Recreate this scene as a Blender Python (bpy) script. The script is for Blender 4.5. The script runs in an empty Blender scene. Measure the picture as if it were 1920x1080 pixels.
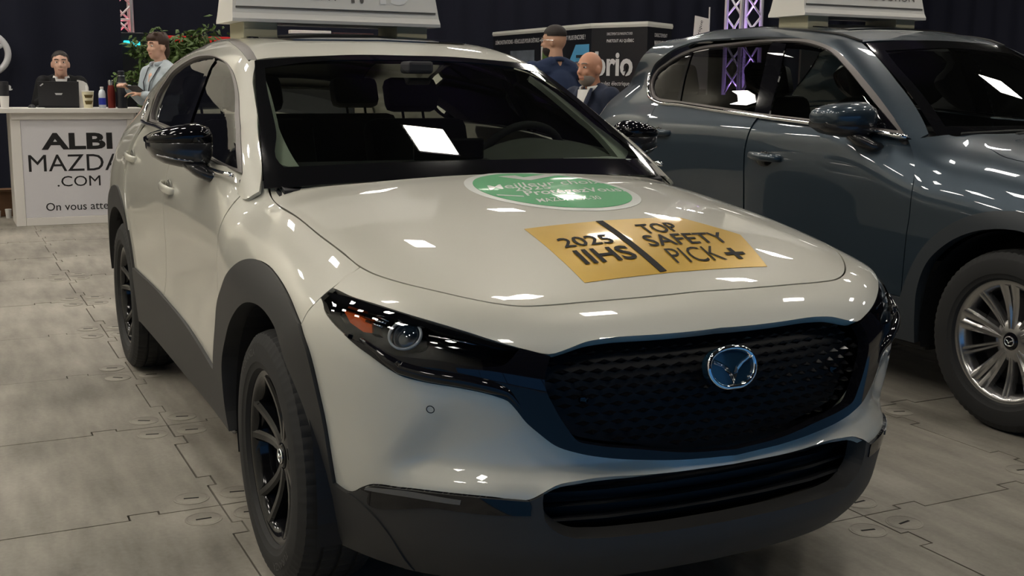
# Motor show hall: a sand-white crossover in front of a grey one. World = metres; origin under the front axle of the white car,
# +x is the way both cars face, +y their left, z up.
import bpy, bmesh, math, random
import numpy as np
from mathutils import Vector, Matrix
from mathutils.geometry import delaunay_2d_cdt
SC = bpy.context.scene
COL = SC.collection
R = math.radians
random.seed(7)

# ---------------------------------------------------------------- camera
CAM_POS = (2.97039, -1.61379, 1.35074)
CAM_YAW, CAM_PITCH, CAM_ROLL, CAM_F = 0.459654, 0.175463, 0.009728, 2157.54
def cam_axes(yaw, pitch, roll):
    f = np.array([-np.cos(yaw)*np.cos(pitch), np.sin(yaw)*np.cos(pitch), -np.sin(pitch)])
    r = np.cross(f, [0, 0, 1.]); r /= np.linalg.norm(r); u = np.cross(r, f)
    c, s = np.cos(roll), np.sin(roll)
    return c*r+s*u, -s*r+c*u, f
_r, _u, _f = cam_axes(CAM_YAW, CAM_PITCH, CAM_ROLL)
_cd = bpy.data.cameras.new('camera'); _cd.sensor_width = 36; _cd.lens = CAM_F*36/1920; _cd.clip_end = 200
_co = bpy.data.objects.new('camera', _cd); COL.objects.link(_co)
_co.matrix_world = Matrix([[_r[i], _u[i], -_f[i], CAM_POS[i]] for i in range(3)]+[[0, 0, 0, 1]])
SC.camera = _co

# ---------------------------------------------------------------- world, exposure
_w = bpy.data.worlds.new('hall_air'); SC.world = _w; _w.use_nodes = True
_w.node_tree.nodes['Background'].inputs[0].default_value = (.55, .6, .7, 1)
_w.node_tree.nodes['Background'].inputs[1].default_value = .035
SC.view_settings.view_transform = 'Standard'; SC.view_settings.look = 'None'
SC.view_settings.exposure = 0.0; SC.view_settings.gamma = 1; SC.view_settings.use_curve_mapping = False
LAMP_POWER = 45.0       # radiance of the ceiling panels
# ---------------------------------------------------------------- materials
MATS = {}
def mat(name, col, rough=.5, metal=0., coat=0., spec=.5, noise=None, bump=None, emit=None, coat_rough=.03, trans=0., ior=1.45, flake=None):
    """Principled material; noise=(scale, amount) varies the colour, bump=(scale, strength, distance) gives fine relief."""
    m = bpy.data.materials.new(name); m.use_nodes = True; nt = m.node_tree; b = nt.nodes['Principled BSDF']
    b.inputs['Base Color'].default_value = (*col, 1); b.inputs['Roughness'].default_value = rough
    b.inputs['Metallic'].default_value = metal; b.inputs['Coat Weight'].default_value = coat
    b.inputs['Coat Roughness'].default_value = coat_rough; b.inputs['Specular IOR Level'].default_value = spec
    b.inputs['Transmission Weight'].default_value = trans; b.inputs['IOR'].default_value = ior
    tc = nt.nodes.new('ShaderNodeTexCoord')
    if noise:
        n = nt.nodes.new('ShaderNodeTexNoise'); n.inputs['Scale'].default_value = noise[0]; n.inputs['Detail'].default_value = 5
        nt.links.new(tc.outputs['Object'], n.inputs['Vector'])
        mx = nt.nodes.new('ShaderNodeMix'); mx.data_type = 'RGBA'
        mx.inputs[6].default_value = (*[c*(1-noise[1]) for c in col], 1); mx.inputs[7].default_value = (*[min(1, c*(1+noise[1])) for c in col], 1)
        nt.links.new(n.outputs['Fac'], mx.inputs[0]); nt.links.new(mx.outputs[2], b.inputs['Base Color'])
    if bump:
        n = nt.nodes.new('ShaderNodeTexNoise'); n.inputs['Scale'].default_value = bump[0]; n.inputs['Detail'].default_value = 4
        nt.links.new(tc.outputs['Object'], n.inputs['Vector'])
        bp = nt.nodes.new('ShaderNodeBump'); bp.inputs['Strength'].default_value = bump[1]; bp.inputs['Distance'].default_value = bump[2]
        nt.links.new(n.outputs['Fac'], bp.inputs['Height']); nt.links.new(bp.outputs['Normal'], b.inputs['Normal'])
    if emit:
        b.inputs['Emission Color'].default_value = (*emit[0], 1); b.inputs['Emission Strength'].default_value = emit[1]
    m.diffuse_color = (*col, 1); MATS[name] = m
    return m
def glass(name, tint, refl=1.0, rough=.0, ior=1.5):
    """thin pane: tinted see-through plus a Fresnel mirror reflection"""
    m = bpy.data.materials.new(name); m.use_nodes = True; nt = m.node_tree; nt.nodes.clear()
    out = nt.nodes.new('ShaderNodeOutputMaterial'); mx = nt.nodes.new('ShaderNodeMixShader')
    t = nt.nodes.new('ShaderNodeBsdfTransparent'); t.inputs[0].default_value = (*tint, 1)
    g = nt.nodes.new('ShaderNodeBsdfGlossy'); g.inputs['Roughness'].default_value = rough; g.inputs[0].default_value = (refl, refl, refl, 1)
    f = nt.nodes.new('ShaderNodeFresnel'); f.inputs[0].default_value = ior
    nt.links.new(f.outputs[0], mx.inputs[0]); nt.links.new(t.outputs[0], mx.inputs[1]); nt.links.new(g.outputs[0], mx.inputs[2])
    nt.links.new(mx.outputs[0], out.inputs[0]); MATS[name] = m
    return m
def lamp(name, col, s):
    m = bpy.data.materials.new(name); m.use_nodes = True; nt = m.node_tree; nt.nodes.clear()
    out = nt.nodes.new('ShaderNodeOutputMaterial'); e = nt.nodes.new('ShaderNodeEmission')
    e.inputs[0].default_value = (*col, 1); e.inputs[1].default_value = s
    nt.links.new(e.outputs[0], out.inputs[0]); MATS[name] = m
    return m

mat('sand_paint', (.575, .56, .485), rough=.40, metal=.10, coat=1., noise=(900, .05), coat_rough=.012)
mat('grey_paint', (.028, .046, .064), rough=.36, metal=.45, coat=1., noise=(900, .06), coat_rough=.012)
mat('cladding', (.032, .031, .030), rough=.55, bump=(900, .25, .001))
mat('gloss_black', (.005, .005, .007), rough=.045, spec=.5)
mat('matt_black', (.008, .008, .009), rough=.6)
mat('frit', (.004, .004, .005), rough=.06, coat=1.)
mat('chrome', (.86, .86, .87), rough=.07, metal=1.)
mat('silver', (.62, .62, .63), rough=.22, metal=1.)
mat('dark_chrome', (.35, .35, .37), rough=.12, metal=1.)
mat('window_frame', (.17, .155, .15), rough=.42, metal=.4)
mat('rubber', (.018, .018, .018), rough=.72, bump=(300, .2, .001))
mat('black_wheel', (.008, .008, .009), rough=.10, spec=.5)
mat('silver_wheel', (.50, .49, .48), rough=.22, metal=.9, coat=.6)
mat('amber', (.62, .10, .015), rough=.15, coat=1.)
mat('lamp_ring', (.75, .78, .8), rough=.2, coat=1.)
mat('projector', (.01, .02, .035), rough=.03, coat=1., spec=.8)
mat('interior_dark', (.02, .02, .023), rough=.7)
mat('interior_grey', (.16, .165, .15), rough=.65)
mat('pillar_trim', (.66, .70, .62), rough=.75)
mat('screen_black', (.01, .01, .012), rough=.15)
mat('paper', (.82, .84, .8), rough=.7)
mat('sticker_gold', (.60, .37, .035), rough=.32, metal=.3, coat=.6, noise=(14, .08), coat_rough=.06)
mat('sticker_green', (.0, .29, .07), rough=.4, coat=.25, coat_rough=.05)
mat('sticker_white', (.82, .84, .80), rough=.3, coat=.8, coat_rough=.05)
mat('ink', (.008, .007, .007), rough=.6, spec=.15)
glass('car_glass', (.66, .72, .66)); glass('privacy_glass', (.05, .052, .055)); glass('clear_lens', (.9, .93, .95)); glass('tinted_side', (.58, .63, .58))

# ---------------------------------------------------------------- objects
def tag(o, label=None, cat=None, group=None, kind=None):
    if label: o['label'] = label
    if cat: o['category'] = cat
    if group: o['group'] = group
    if kind: o['kind'] = kind
    return o
def empty(name, loc=(0, 0, 0), rz=0., parent=None):
    o = bpy.data.objects.new(name, None); COL.objects.link(o); o.location = loc; o.rotation_euler = (0, 0, rz); o.empty_display_size = .1
    if parent: o.parent = parent
    return o
def mobj(name, V, F, m, parent=None, smooth=False, loc=None):
    me = bpy.data.meshes.new(name); me.from_pydata([tuple(map(float, v)) for v in V], [], F)
    if smooth: me.polygons.foreach_set('use_smooth', [True]*len(me.polygons))
    for k in (m if isinstance(m, (list, tuple)) else [m]): me.materials.append(MATS[k])
    me.update()
    o = bpy.data.objects.new(name, me); COL.objects.link(o)
    if parent: o.parent = parent
    if loc is not None: o.location = loc
    return o
def bobj(name, bm, m, parent=None, smooth=False, angle=None):
    me = bpy.data.meshes.new(name)
    bmesh.ops.recalc_face_normals(bm, faces=bm.faces[:]); bm.to_mesh(me); bm.free()
    if smooth:
        me.polygons.foreach_set('use_smooth', [True]*len(me.polygons))
        if angle: me.set_sharp_from_angle(angle=R(angle))
    for k in (m if isinstance(m, (list, tuple)) else [m]): me.materials.append(MATS[k])
    o = bpy.data.objects.new(name, me); COL.objects.link(o)
    if parent: o.parent = parent
    return o
def box(bm, lo, hi, bevel=0., M=None, mi=0):
    lo, hi = Vector(lo), Vector(hi); c = (lo+hi)/2; s = hi-lo
    r = bmesh.ops.create_cube(bm, size=1, matrix=Matrix.Translation(c) @ Matrix.Diagonal((*s, 1)))
    vs = r['verts']
    if bevel:
        es = list({e for v in vs for e in v.link_edges}); g = bmesh.ops.bevel(bm, geom=es, offset=bevel, segments=2, profile=.5, affect='EDGES', clamp_overlap=True)
        vs = list({v for f in g['faces'] for v in f.verts} | {v for v in vs if v.is_valid})
    if M is not None: bmesh.ops.transform(bm, matrix=M, verts=vs)
    if mi:
        for f in {f for v in vs for f in v.link_faces}: f.material_index = mi
    return vs
def tube(bm, pts, rad, n=8, closed=False, cap=True, flat=None):
    """swept circle (or ellipse: flat=(a,b) with up vector z) along points; rad number or list"""
    pts = [Vector(p) for p in pts]; N = len(pts); rad = rad if isinstance(rad, (list, tuple)) else [rad]*N
    rings = []; ref = None
    for i, p in enumerate(pts):
        a = pts[(i-1) % N] if (closed or i) else p; b = pts[(i+1) % N] if (closed or i < N-1) else p
        t = (b-a).normalized()
        if ref is None: ref = Vector((0, 0, 1)) if abs(t.z) < .9 else Vector((1, 0, 0))
        s = t.cross(ref)
        if s.length < 1e-4: s = t.cross(Vector((0, 1, 0)))
        s.normalize(); u = s.cross(t); ref = u
        fa, fb = flat or (1, 1)
        rings.append([bm.verts.new(p+rad[i]*(math.cos(2*math.pi*k/n)*fa*s+math.sin(2*math.pi*k/n)*fb*u)) for k in range(n)])
    for i in range(N if closed else N-1):
        A, B = rings[i], rings[(i+1) % N]
        for k in range(n): bm.faces.new((A[k], A[(k+1) % n], B[(k+1) % n], B[k]))
    if cap and not closed: bm.faces.new(rings[0][::-1]); bm.faces.new(rings[-1])
    return [v for r in rings for v in r]
def lathe(bm, prof, n=24, M=None, cap=True):
    """profile [(r,z)] about z"""
    rings = []; out = []
    for r, z in prof:
        ring = [bm.verts.new((r*math.cos(2*math.pi*k/n), r*math.sin(2*math.pi*k/n), z)) for k in range(n)]; rings.append(ring); out += ring
    for A, B in zip(rings, rings[1:]):
        for k in range(n): bm.faces.new((A[k], A[(k+1) % n], B[(k+1) % n], B[k]))
    if cap:
        for r, rr in ((rings[0], prof[0][0]), (rings[-1], prof[-1][0])):
            if rr > 1e-5: bm.faces.new(r)
    if M is not None: bmesh.ops.transform(bm, matrix=M, verts=out)
    return out
def extrude_poly(bm, pts, vec, mi=0):
    a = [bm.verts.new(p) for p in pts]; b = [bm.verts.new(Vector(p)+Vector(vec)) for p in pts]; n = len(a)
    fs = [bm.faces.new(a), bm.faces.new(b[::-1])]+[bm.faces.new((a[i], b[i], b[(i+1) % n], a[(i+1) % n])) for i in range(n)]
    for f in fs: f.material_index = mi
    return a+b
def cr(pts, step, closed=False):
    """Catmull-Rom resampling of a 2-D/3-D polyline"""
    p = np.array(pts, float); n = len(p)
    if n < 3:
        k = max(1, int(np.linalg.norm(p[-1]-p[0])/step)); return np.array([p[0]+(p[-1]-p[0])*i/k for i in range(k+1)])
    out = []
    segs = n if closed else n-1
    for i in range(segs):
        a, b = p[i], p[(i+1) % n]
        pa = p[(i-1) % n] if (closed or i > 0) else 2*a-b
        pb = p[(i+2) % n] if (closed or i < n-2) else 2*b-a
        L = np.linalg.norm(b-a); k = max(1, int(math.ceil(L/step)))
        la, lb = max(np.linalg.norm(a-pa), 1e-6), max(np.linalg.norm(pb-b), 1e-6); L = max(L, 1e-6)
        ma = ((b-a)/L*la+(a-pa)/la*L)/(la+L)*L; mb = ((pb-b)/lb*L+(b-a)/L*lb)/(lb+L)*L
        for j in range(k):
            t = j/k; t2 = t*t; t3 = t2*t
            out.append((2*t3-3*t2+1)*a+(t3-2*t2+t)*ma+(-2*t3+3*t2)*b+(t3-t2)*mb)
    if not closed: out.append(p[-1])
    return np.array(out)
def inside(poly, q):
    x, y = q[:, 0], q[:, 1]; r = np.zeros(len(q), bool); a = poly; b = np.roll(poly, -1, 0)
    for (x1, y1), (x2, y2) in zip(a, b):
        if y1 == y2: continue
        r ^= ((y1 > y) != (y2 > y)) & (x < (x2-x1)*(y-y1)/(y2-y1)+x1)
    return r
def inset(poly, d):
    a = np.roll(poly, 1, 0); b = np.roll(poly, -1, 0)
    area = .5*np.sum(poly[:, 0]*b[:, 1]-b[:, 0]*poly[:, 1]); sg = 1 if area > 0 else -1
    e1 = poly-a; e2 = b-poly; e1 = e1/np.maximum(np.linalg.norm(e1, axis=1, keepdims=True), 1e-9); e2 = e2/np.maximum(np.linalg.norm(e2, axis=1, keepdims=True), 1e-9)
    n = np.stack([-(e1+e2)[:, 1], (e1+e2)[:, 0]], 1); L = np.linalg.norm(n, axis=1, keepdims=True); n = n/np.maximum(L, .6)
    return poly+sg*d*n
def panel(name, f, pr, loops, m, parent, res=.03, off=0., thick=.012, gap=0., mirror=False, both=True, holes=(), fn=None, offvar=None, invert=False):
    """Sheet on the implicit surface f. loops: list of 3-D polylines joined into one outline (corners where they meet); pr maps it to 2-D.
    Has a rim of the given thickness; both=True also makes the mirrored twin. fn(P,N,uv) may displace the points."""
    mu, mv = pr.metric(); ms = np.array([mu, mv])
    def outline(lp, closed=False):
        segs = []
        for L in lp:
            q = pr.inv(np.array(L, float))*ms; s = cr(q, res*.8, closed); segs.append(s if closed else s)
        P = np.concatenate(segs); keep = [0]
        for i in range(1, len(P)):
            if np.linalg.norm(P[i]-P[keep[-1]]) > res*.12: keep.append(i)
        P = P[keep]
        if np.linalg.norm(P[0]-P[-1]) < res*.12: P = P[:-1]
        return P
    out = outline(loops, len(loops) == 1)
    if gap: out = inset(out, gap)
    hs = [outline(h, len(h) == 1) for h in holes]
    lo, hi = out.min(0), out.max(0)
    gx = np.arange(lo[0]+res*.5, hi[0], res); gy = np.arange(lo[1]+res*.5, hi[1], res*.866)
    G = np.array([(x+(res*.5 if j % 2 else 0), y) for j, y in enumerate(gy) for x in gx]) if len(gx) and len(gy) else np.zeros((0, 2))
    if len(G):
        k = inside(out, G)
        for h in hs: k &= ~inside(h, G)
        G = G[k]; B = np.concatenate([out]+hs)
        if len(G): G = G[np.min(np.linalg.norm(G[:, None]-B[None], axis=2), axis=1) > res*.45]
    verts = [Vector(p) for p in out]; edges = [(i, (i+1) % len(out)) for i in range(len(out))]
    for h in hs:
        s = len(verts); verts += [Vector(p) for p in h]; edges += [(s+i, s+(i+1) % len(h)) for i in range(len(h))]
    verts += [Vector(p) for p in G]
    vv, _, ff, _, _, _ = delaunay_2d_cdt(verts, edges, [], 0, 1e-6)
    Q = np.array([(v.x, v.y) for v in vv]); T = np.array([t for t in ff if len(t) == 3])
    cen = Q[T].mean(1); k = inside(out, cen)
    for h in hs: k &= ~inside(h, cen)
    T = T[k]
    o, d, a, b = pr.rays(Q/ms); P, ok = solve(f, o, d, a, b); N = grad(f, P)
    D = off if offvar is None else (off+offvar(P))[:, None]
    P = P+N*D
    if fn is not None: P = fn(P, N, Q/ms)
    nrm = np.cross(P[T[:, 1]]-P[T[:, 0]], P[T[:, 2]]-P[T[:, 0]]); flip = np.sum(nrm*N[T].mean(1), 1) < 0
    T[flip] = T[flip][:, ::-1]
    if fn is not None or offvar is not None:   # recompute smooth normals from the faces
        nn = np.cross(P[T[:, 1]]-P[T[:, 0]], P[T[:, 2]]-P[T[:, 0]]); N = np.zeros_like(P)
        for c in range(3): np.add.at(N, T[:, c], nn)
        N /= np.maximum(np.linalg.norm(N, axis=1, keepdims=True), 1e-12)
    cnt = {}
    for t in T:
        for i in range(3):
            e = (int(t[i]), int(t[(i+1) % 3])); kk = (min(e), max(e)); cnt[kk] = None if kk in cnt else e
    bd = [e for e in cnt.values() if e]
    faces = [tuple(int(i) for i in t) for t in T]; Vt = P.tolist(); LN = [N[i] for t in T for i in t]
    for (i, j) in bd:
        s = len(Vt); q = [P[i], P[j], P[j]-N[j]*thick, P[i]-N[i]*thick]; Vt += [list(x) for x in q]
        faces.append((s+1, s, s+3, s+2)); n = np.cross(q[0]-q[1], q[3]-q[1]); n /= max(np.linalg.norm(n), 1e-12); LN += [n]*4
    res_o = []
    for sgn in ((1, -1) if both else ((-1,) if mirror else (1,))):
        S = np.array([1, sgn, 1.]); me = bpy.data.meshes.new(name)
        me.from_pydata((np.array(Vt)*S).tolist(), [], faces if sgn > 0 else [t[::-1] for t in faces])
        if sgn < 0:
            ln = []; c = 0
            for t in faces: ln += [LN[c+len(t)-1-i]*S for i in range(len(t))]; c += len(t)
        else: ln = LN
        me.polygons.foreach_set('use_smooth', [True]*len(faces)); me.normals_split_custom_set([tuple(map(float, n)) for n in ln])
        me.materials.append(MATS[m]); ob = bpy.data.objects.new(name, me); COL.objects.link(ob)
        if parent: ob.parent = parent
        res_o.append(ob)
    return res_o if len(res_o) > 1 else res_o[0]
def mirror_obj(o, parent=None):
    """twin of a mesh object reflected in y (own mesh), same parent"""
    me = o.data.copy(); n = len(me.vertices); co = np.empty(n*3); me.vertices.foreach_get('co', co); co = co.reshape(-1, 3); co[:, 1] *= -1
    me.vertices.foreach_set('co', co.ravel()); me.flip_normals(); me.update()
    c = bpy.data.objects.new(o.name.split('.')[0], me); COL.objects.link(c); c.parent = parent or o.parent
    l = o.location; c.location = (l[0], -l[1], l[2])
    return c
def text_mesh(s, size=1., bold=0., spacing=1., shear=0., align='LEFT'):
    cu = bpy.data.curves.new('t', 'FONT'); cu.body = s; cu.size = size; cu.offset = bold; cu.space_character = spacing; cu.shear = shear
    cu.align_x = align; cu.resolution_u = 3
    o = bpy.data.objects.new('t', cu); COL.objects.link(o)
    me = bpy.data.meshes.new_from_object(o.evaluated_get(bpy.context.evaluated_depsgraph_get()))
    V = np.array([v.co[:] for v in me.vertices]); F = [tuple(p.vertices) for p in me.polygons]
    bpy.data.objects.remove(o); bpy.data.curves.remove(cu); bpy.data.meshes.remove(me)
    return V, F
def text_obj(name, s, M, m, parent=None, width=None, height=None, size=1., bold=0., spacing=1., lift=.002, shear=0.):
    """flat lettering: M maps text plane (x right, y up) to 3-D; scaled to the given width and/or cap height, left-bottom at origin"""
    V, F = text_mesh(s, size, bold, spacing, shear); V[:, 0] -= V[:, 0].min(); V[:, 1] -= V[:, 1].min()
    w, h = V[:, 0].max(), V[:, 1].max(); sx = (width/w) if width else None; sy = (height/h) if height else None
    sx = sx or sy or 1; sy = sy or sx
    P = [M @ Vector((v[0]*sx, v[1]*sy, lift)) for v in V]
    return mobj(name, P, F, m, parent)
def hermite1(xs,v,q):
    """cubic hermite along axis 0 of v at q (1D arrays); v shape (n,) or per-q values (n,m)"""
    xs=np.asarray(xs,float); i=np.clip(np.searchsorted(xs,q)-1,0,len(xs)-2)
    h=np.diff(xs); d=np.diff(v,axis=0)/(h[:,None] if v.ndim>1 else h)
    m=np.empty_like(v); m[0]=d[0]; m[-1]=d[-1]
    hh=h[:,None] if v.ndim>1 else h
    m[1:-1]=(d[:-1]*hh[1:]+d[1:]*hh[:-1])/(hh[1:]+hh[:-1])
    t=np.clip((q-xs[i])/h[i],0,1); H=h[i]
    if v.ndim>1:
        j=np.arange(len(q)); a,b,ma,mb=v[i,j],v[i+1,j],m[i,j],m[i+1,j]
    else: a,b,ma,mb=v[i],v[i+1],m[i],m[i+1]
    t2=t*t;t3=t2*t
    return (2*t3-3*t2+1)*a+(t3-2*t2+t)*H*ma+(-2*t3+3*t2)*b+(t3-t2)*H*mb
class G2:
    """table over (p,q) knots, smooth; p,q clamped"""
    def __init__(s,ps,qs,T):
        o=np.argsort(ps); s.ps=np.array(ps,float)[o]; s.qs=np.array(qs,float); s.T=np.array(T,float)[o]
    def __call__(s,p,q):
        p=np.asarray(p,float).ravel();q=np.asarray(q,float).ravel()
        rows=np.array([hermite1(s.qs,r,q) for r in s.T])
        return hermite1(s.ps,rows,p)
class G1:
    def __init__(s,xs,v):
        o=np.argsort(xs); s.xs=np.array(xs,float)[o]; s.v=np.array(v,float)[o]
    def __call__(s,q): return hermite1(s.xs,s.v,np.asarray(q,float).ravel())
def smax(a,b,k):
    h=np.maximum(k-np.abs(a-b),0)/k
    return np.maximum(a,b)+h*h*k*.25
def solve(f,o,d,t0,t1,n=90):
    """first root of f along o+t*d, t from t0 to t1 (f>0 outside at t0)"""
    o=np.asarray(o,float);d=np.asarray(d,float); N=len(o)
    ts=np.linspace(t0,t1,n); lo=np.full(N,t0);hi=np.full(N,np.nan); done=np.zeros(N,bool); prev=np.full(N,t0)
    for t in ts[1:]:
        v=f(o+d*t); hit=(v<=0)&~done
        lo[hit]=prev[hit]; hi[hit]=t; done|=hit; prev[:]=t
        if done.all(): break
    hi=np.where(done,hi,t1); lo=np.where(done,lo,t1)
    for _ in range(26):
        m=(lo+hi)/2; v=f(o+d*m[:,None]); ins=v<=0
        hi=np.where(ins,m,hi); lo=np.where(ins,lo,m)
    return o+d*hi[:,None],done
def grad(f,P,e=2e-3):
    g=np.stack([f(P+np.eye(3)[k]*e)-f(P-np.eye(3)[k]*e) for k in range(3)],-1)
    return g/np.maximum(np.linalg.norm(g,axis=1,keepdims=True),1e-9)
# projections : param (p,q) -> ray (origin, dir) with t from 0
class Proj:
    def __init__(s,kind,**k): s.k=kind; s.__dict__.update(k)
    def rays(s,uv):
        u,v=uv[:,0],uv[:,1]; z=np.zeros_like(u)
        if s.k=='S': return np.stack([u,z-1.3,v],1),np.tile([0,1.,0],(len(u),1)),0,1.25
        if s.k=='T': return np.stack([u,v,z+1.9],1),np.tile([0,0,-1.],(len(u),1)),0,1.7
        if s.k=='F': return np.stack([z+1.6,u,v],1),np.tile([-1.,0,0],(len(u),1)),0,3.2
        if s.k=='C':  # u=theta to car right (deg), v=z
            t=np.radians(u); d=np.stack([np.cos(t),-np.sin(t),z],1)
            return np.stack([s.x0+z,z,v],1)+d*s.R,-d,0,s.R-.05
        if s.k=='P':  # u=x, v=phi(deg) about axis (a0,z0)
            t=np.radians(v); d=np.stack([z,-np.cos(t),np.sin(t)],1)
            return np.stack([u,z-s.a0,s.z0+z],1)+d*1.2,-d,0,1.15
    def inv(s,P):
        x,y,z=P.T
        if s.k=='S': return np.stack([x,z],1)
        if s.k=='T': return np.stack([x,y],1)
        if s.k=='F': return np.stack([y,z],1)
        if s.k=='C': return np.stack([np.degrees(np.arctan2(-y,x-s.x0)),z],1)
        if s.k=='P': return np.stack([x,np.degrees(np.arctan2(z-s.z0,-y-s.a0))],1)
    def metric(s):  # approx metres per param unit
        return {'S':(1,1),'T':(1,1),'F':(1,1),'C':(.0155,1),'P':(1,.0087)}[s.k]
ZK=[.15,.25,.36,.46,.6,.72,.84,.93,1.0,1.1,1.22]
W30=G2([.6,.3,0,-.3,-.7,-1.2,-1.7,-2.2,-2.65,-3.1,-3.45],ZK,[
[0.73, 0.77, 0.80, 0.82, 0.842, 0.858, 0.858, 0.835, 0.79, 0.7, 0.655],
[0.86, 0.875, 0.884, 0.888, 0.888, 0.886, 0.878, 0.856, 0.815, 0.73, 0.685],
[0.86, 0.876, 0.886, 0.89, 0.892, 0.891, 0.884, 0.862, 0.825, 0.76, 0.715],
[0.85, 0.868, 0.878, 0.883, 0.883, 0.882, 0.876, 0.858, 0.828, 0.77, 0.725],
[0.835, 0.858, 0.868, 0.872, 0.864, 0.862, 0.862, 0.852, 0.83, 0.782, 0.70],
[0.825, 0.855, 0.868, 0.872, 0.858, 0.855, 0.858, 0.853, 0.834, 0.79, 0.712],
[0.825, 0.855, 0.868, 0.872, 0.858, 0.856, 0.86, 0.857, 0.84, 0.797, 0.715],
[0.84, 0.862, 0.874, 0.88, 0.878, 0.876, 0.874, 0.866, 0.845, 0.80, 0.715],
[0.85, 0.87, 0.882, 0.888, 0.89, 0.889, 0.884, 0.872, 0.850, 0.80, 0.70],
[0.82, 0.845, 0.862, 0.87, 0.873, 0.872, 0.866, 0.852, 0.828, 0.775, 0.665],
[0.74, 0.77, 0.79, 0.79, 0.79, 0.785, 0.77, 0.75, 0.73, 0.69, 0.60]])
HC30=G1([-3.6,-1.2,-.75,-.45,-.3,-.1,.2,.45,.6,.7,.78,.84,.95],[1.28,1.26,1.16,1.068,1.056,1.035,.995,.945,.905,.872,.833,.79,.68])
HD30=G1([0,.2,.4,.6,.7,.8,.95],[0,.004,.016,.04,.065,.11,.21])
FZ30=G1([.15,.2,.28,.36,.45,.55,.65,.75,.80,.9,1.1],[.70,.79,.865,.885,.893,.885,.877,.866,.858,.83,.70])
FD30=G1([0,.2,.4,.5,.6,.7,.8,.9],[0,.0085,.040,.073,.125,.205,.325,.53])
def f30(P):
    x,y,z=P.T; a=np.abs(y)
    s=a-W30(x,z); h=(z-HC30(x)+HD30(a)*np.clip((x+.95)/.45,0,1))*.93; fr=(x-FZ30(z)+FD30(a)*(1+.75*np.clip(.74-z,0,.5)))*.85
    back=-x-3.45+ .25*np.maximum(a-.4,0)
    g=smax(s,h,.13); g=smax(g,fr,.10); g=smax(g,back,.2)
    return g
# greenhouse
WG30=G2([0,-.6,-1.2,-1.7,-2.2,-2.7,-3.1,-3.5],[.95,1.05,1.15,1.25,1.35,1.42,1.5],[
[.70,.65,.62,.60,.56,.52,.48],
[.815,.775,.735,.695,.645,.605,.54],
[.82,.795,.755,.713,.665,.63,.57],
[.822,.80,.762,.72,.672,.64,.58],
[.82,.80,.762,.718,.67,.635,.575],
[.81,.785,.745,.70,.65,.615,.555],
[.78,.75,.71,.665,.61,.57,.51],
[.72,.69,.65,.60,.54,.50,.44]])
RC30=G1([-.9,-1.15,-1.3,-1.5,-1.75,-2.0,-2.4,-2.8,-3.1,-3.4],[1.335,1.438,1.482,1.52,1.545,1.553,1.545,1.51,1.46,1.39])
RD30=G1([0,.3,.5,.6,.7,.8],[0,.008,.026,.045,.085,.15])
WZ30=G1([0.9, 1.0, 1.06, 1.1, 1.15, 1.2, 1.25, 1.3, 1.35, 1.4, 1.44, 1.47, 1.55],[-0.117, -0.2902, -0.4, -0.4757, -0.5731, -0.6736, -0.7773, -0.884, -0.9938, -1.1067, -1.1993, -1.27, -1.4641])
def WD30(a): return .17*a**2+.30*a**4
def fws(P):
    x,y,z=P.T; a=np.abs(y); return (x-WZ30(z)+WD30(a))*.46
def fg30(P):
    x,y,z=P.T; a=np.abs(y)
    s=(a-WG30(x,z))*.93; r=(z-RC30(x)+RD30(a))*.97
    bk=(-x-3.42+ (z-1.05)*1.1 + .3*a*a)*.6
    g=smax(s,r,.10); g=smax(g,fws(P),.05); return smax(g,bk,.1)
PS=Proj('S'); PT=Proj('T'); PF=Proj('F'); PC=Proj('C',x0=.1,R=1.4); PP=Proj('P',a0=.35,z0=.6)
PG=Proj('P',a0=.25,z0=1.0)
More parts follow.
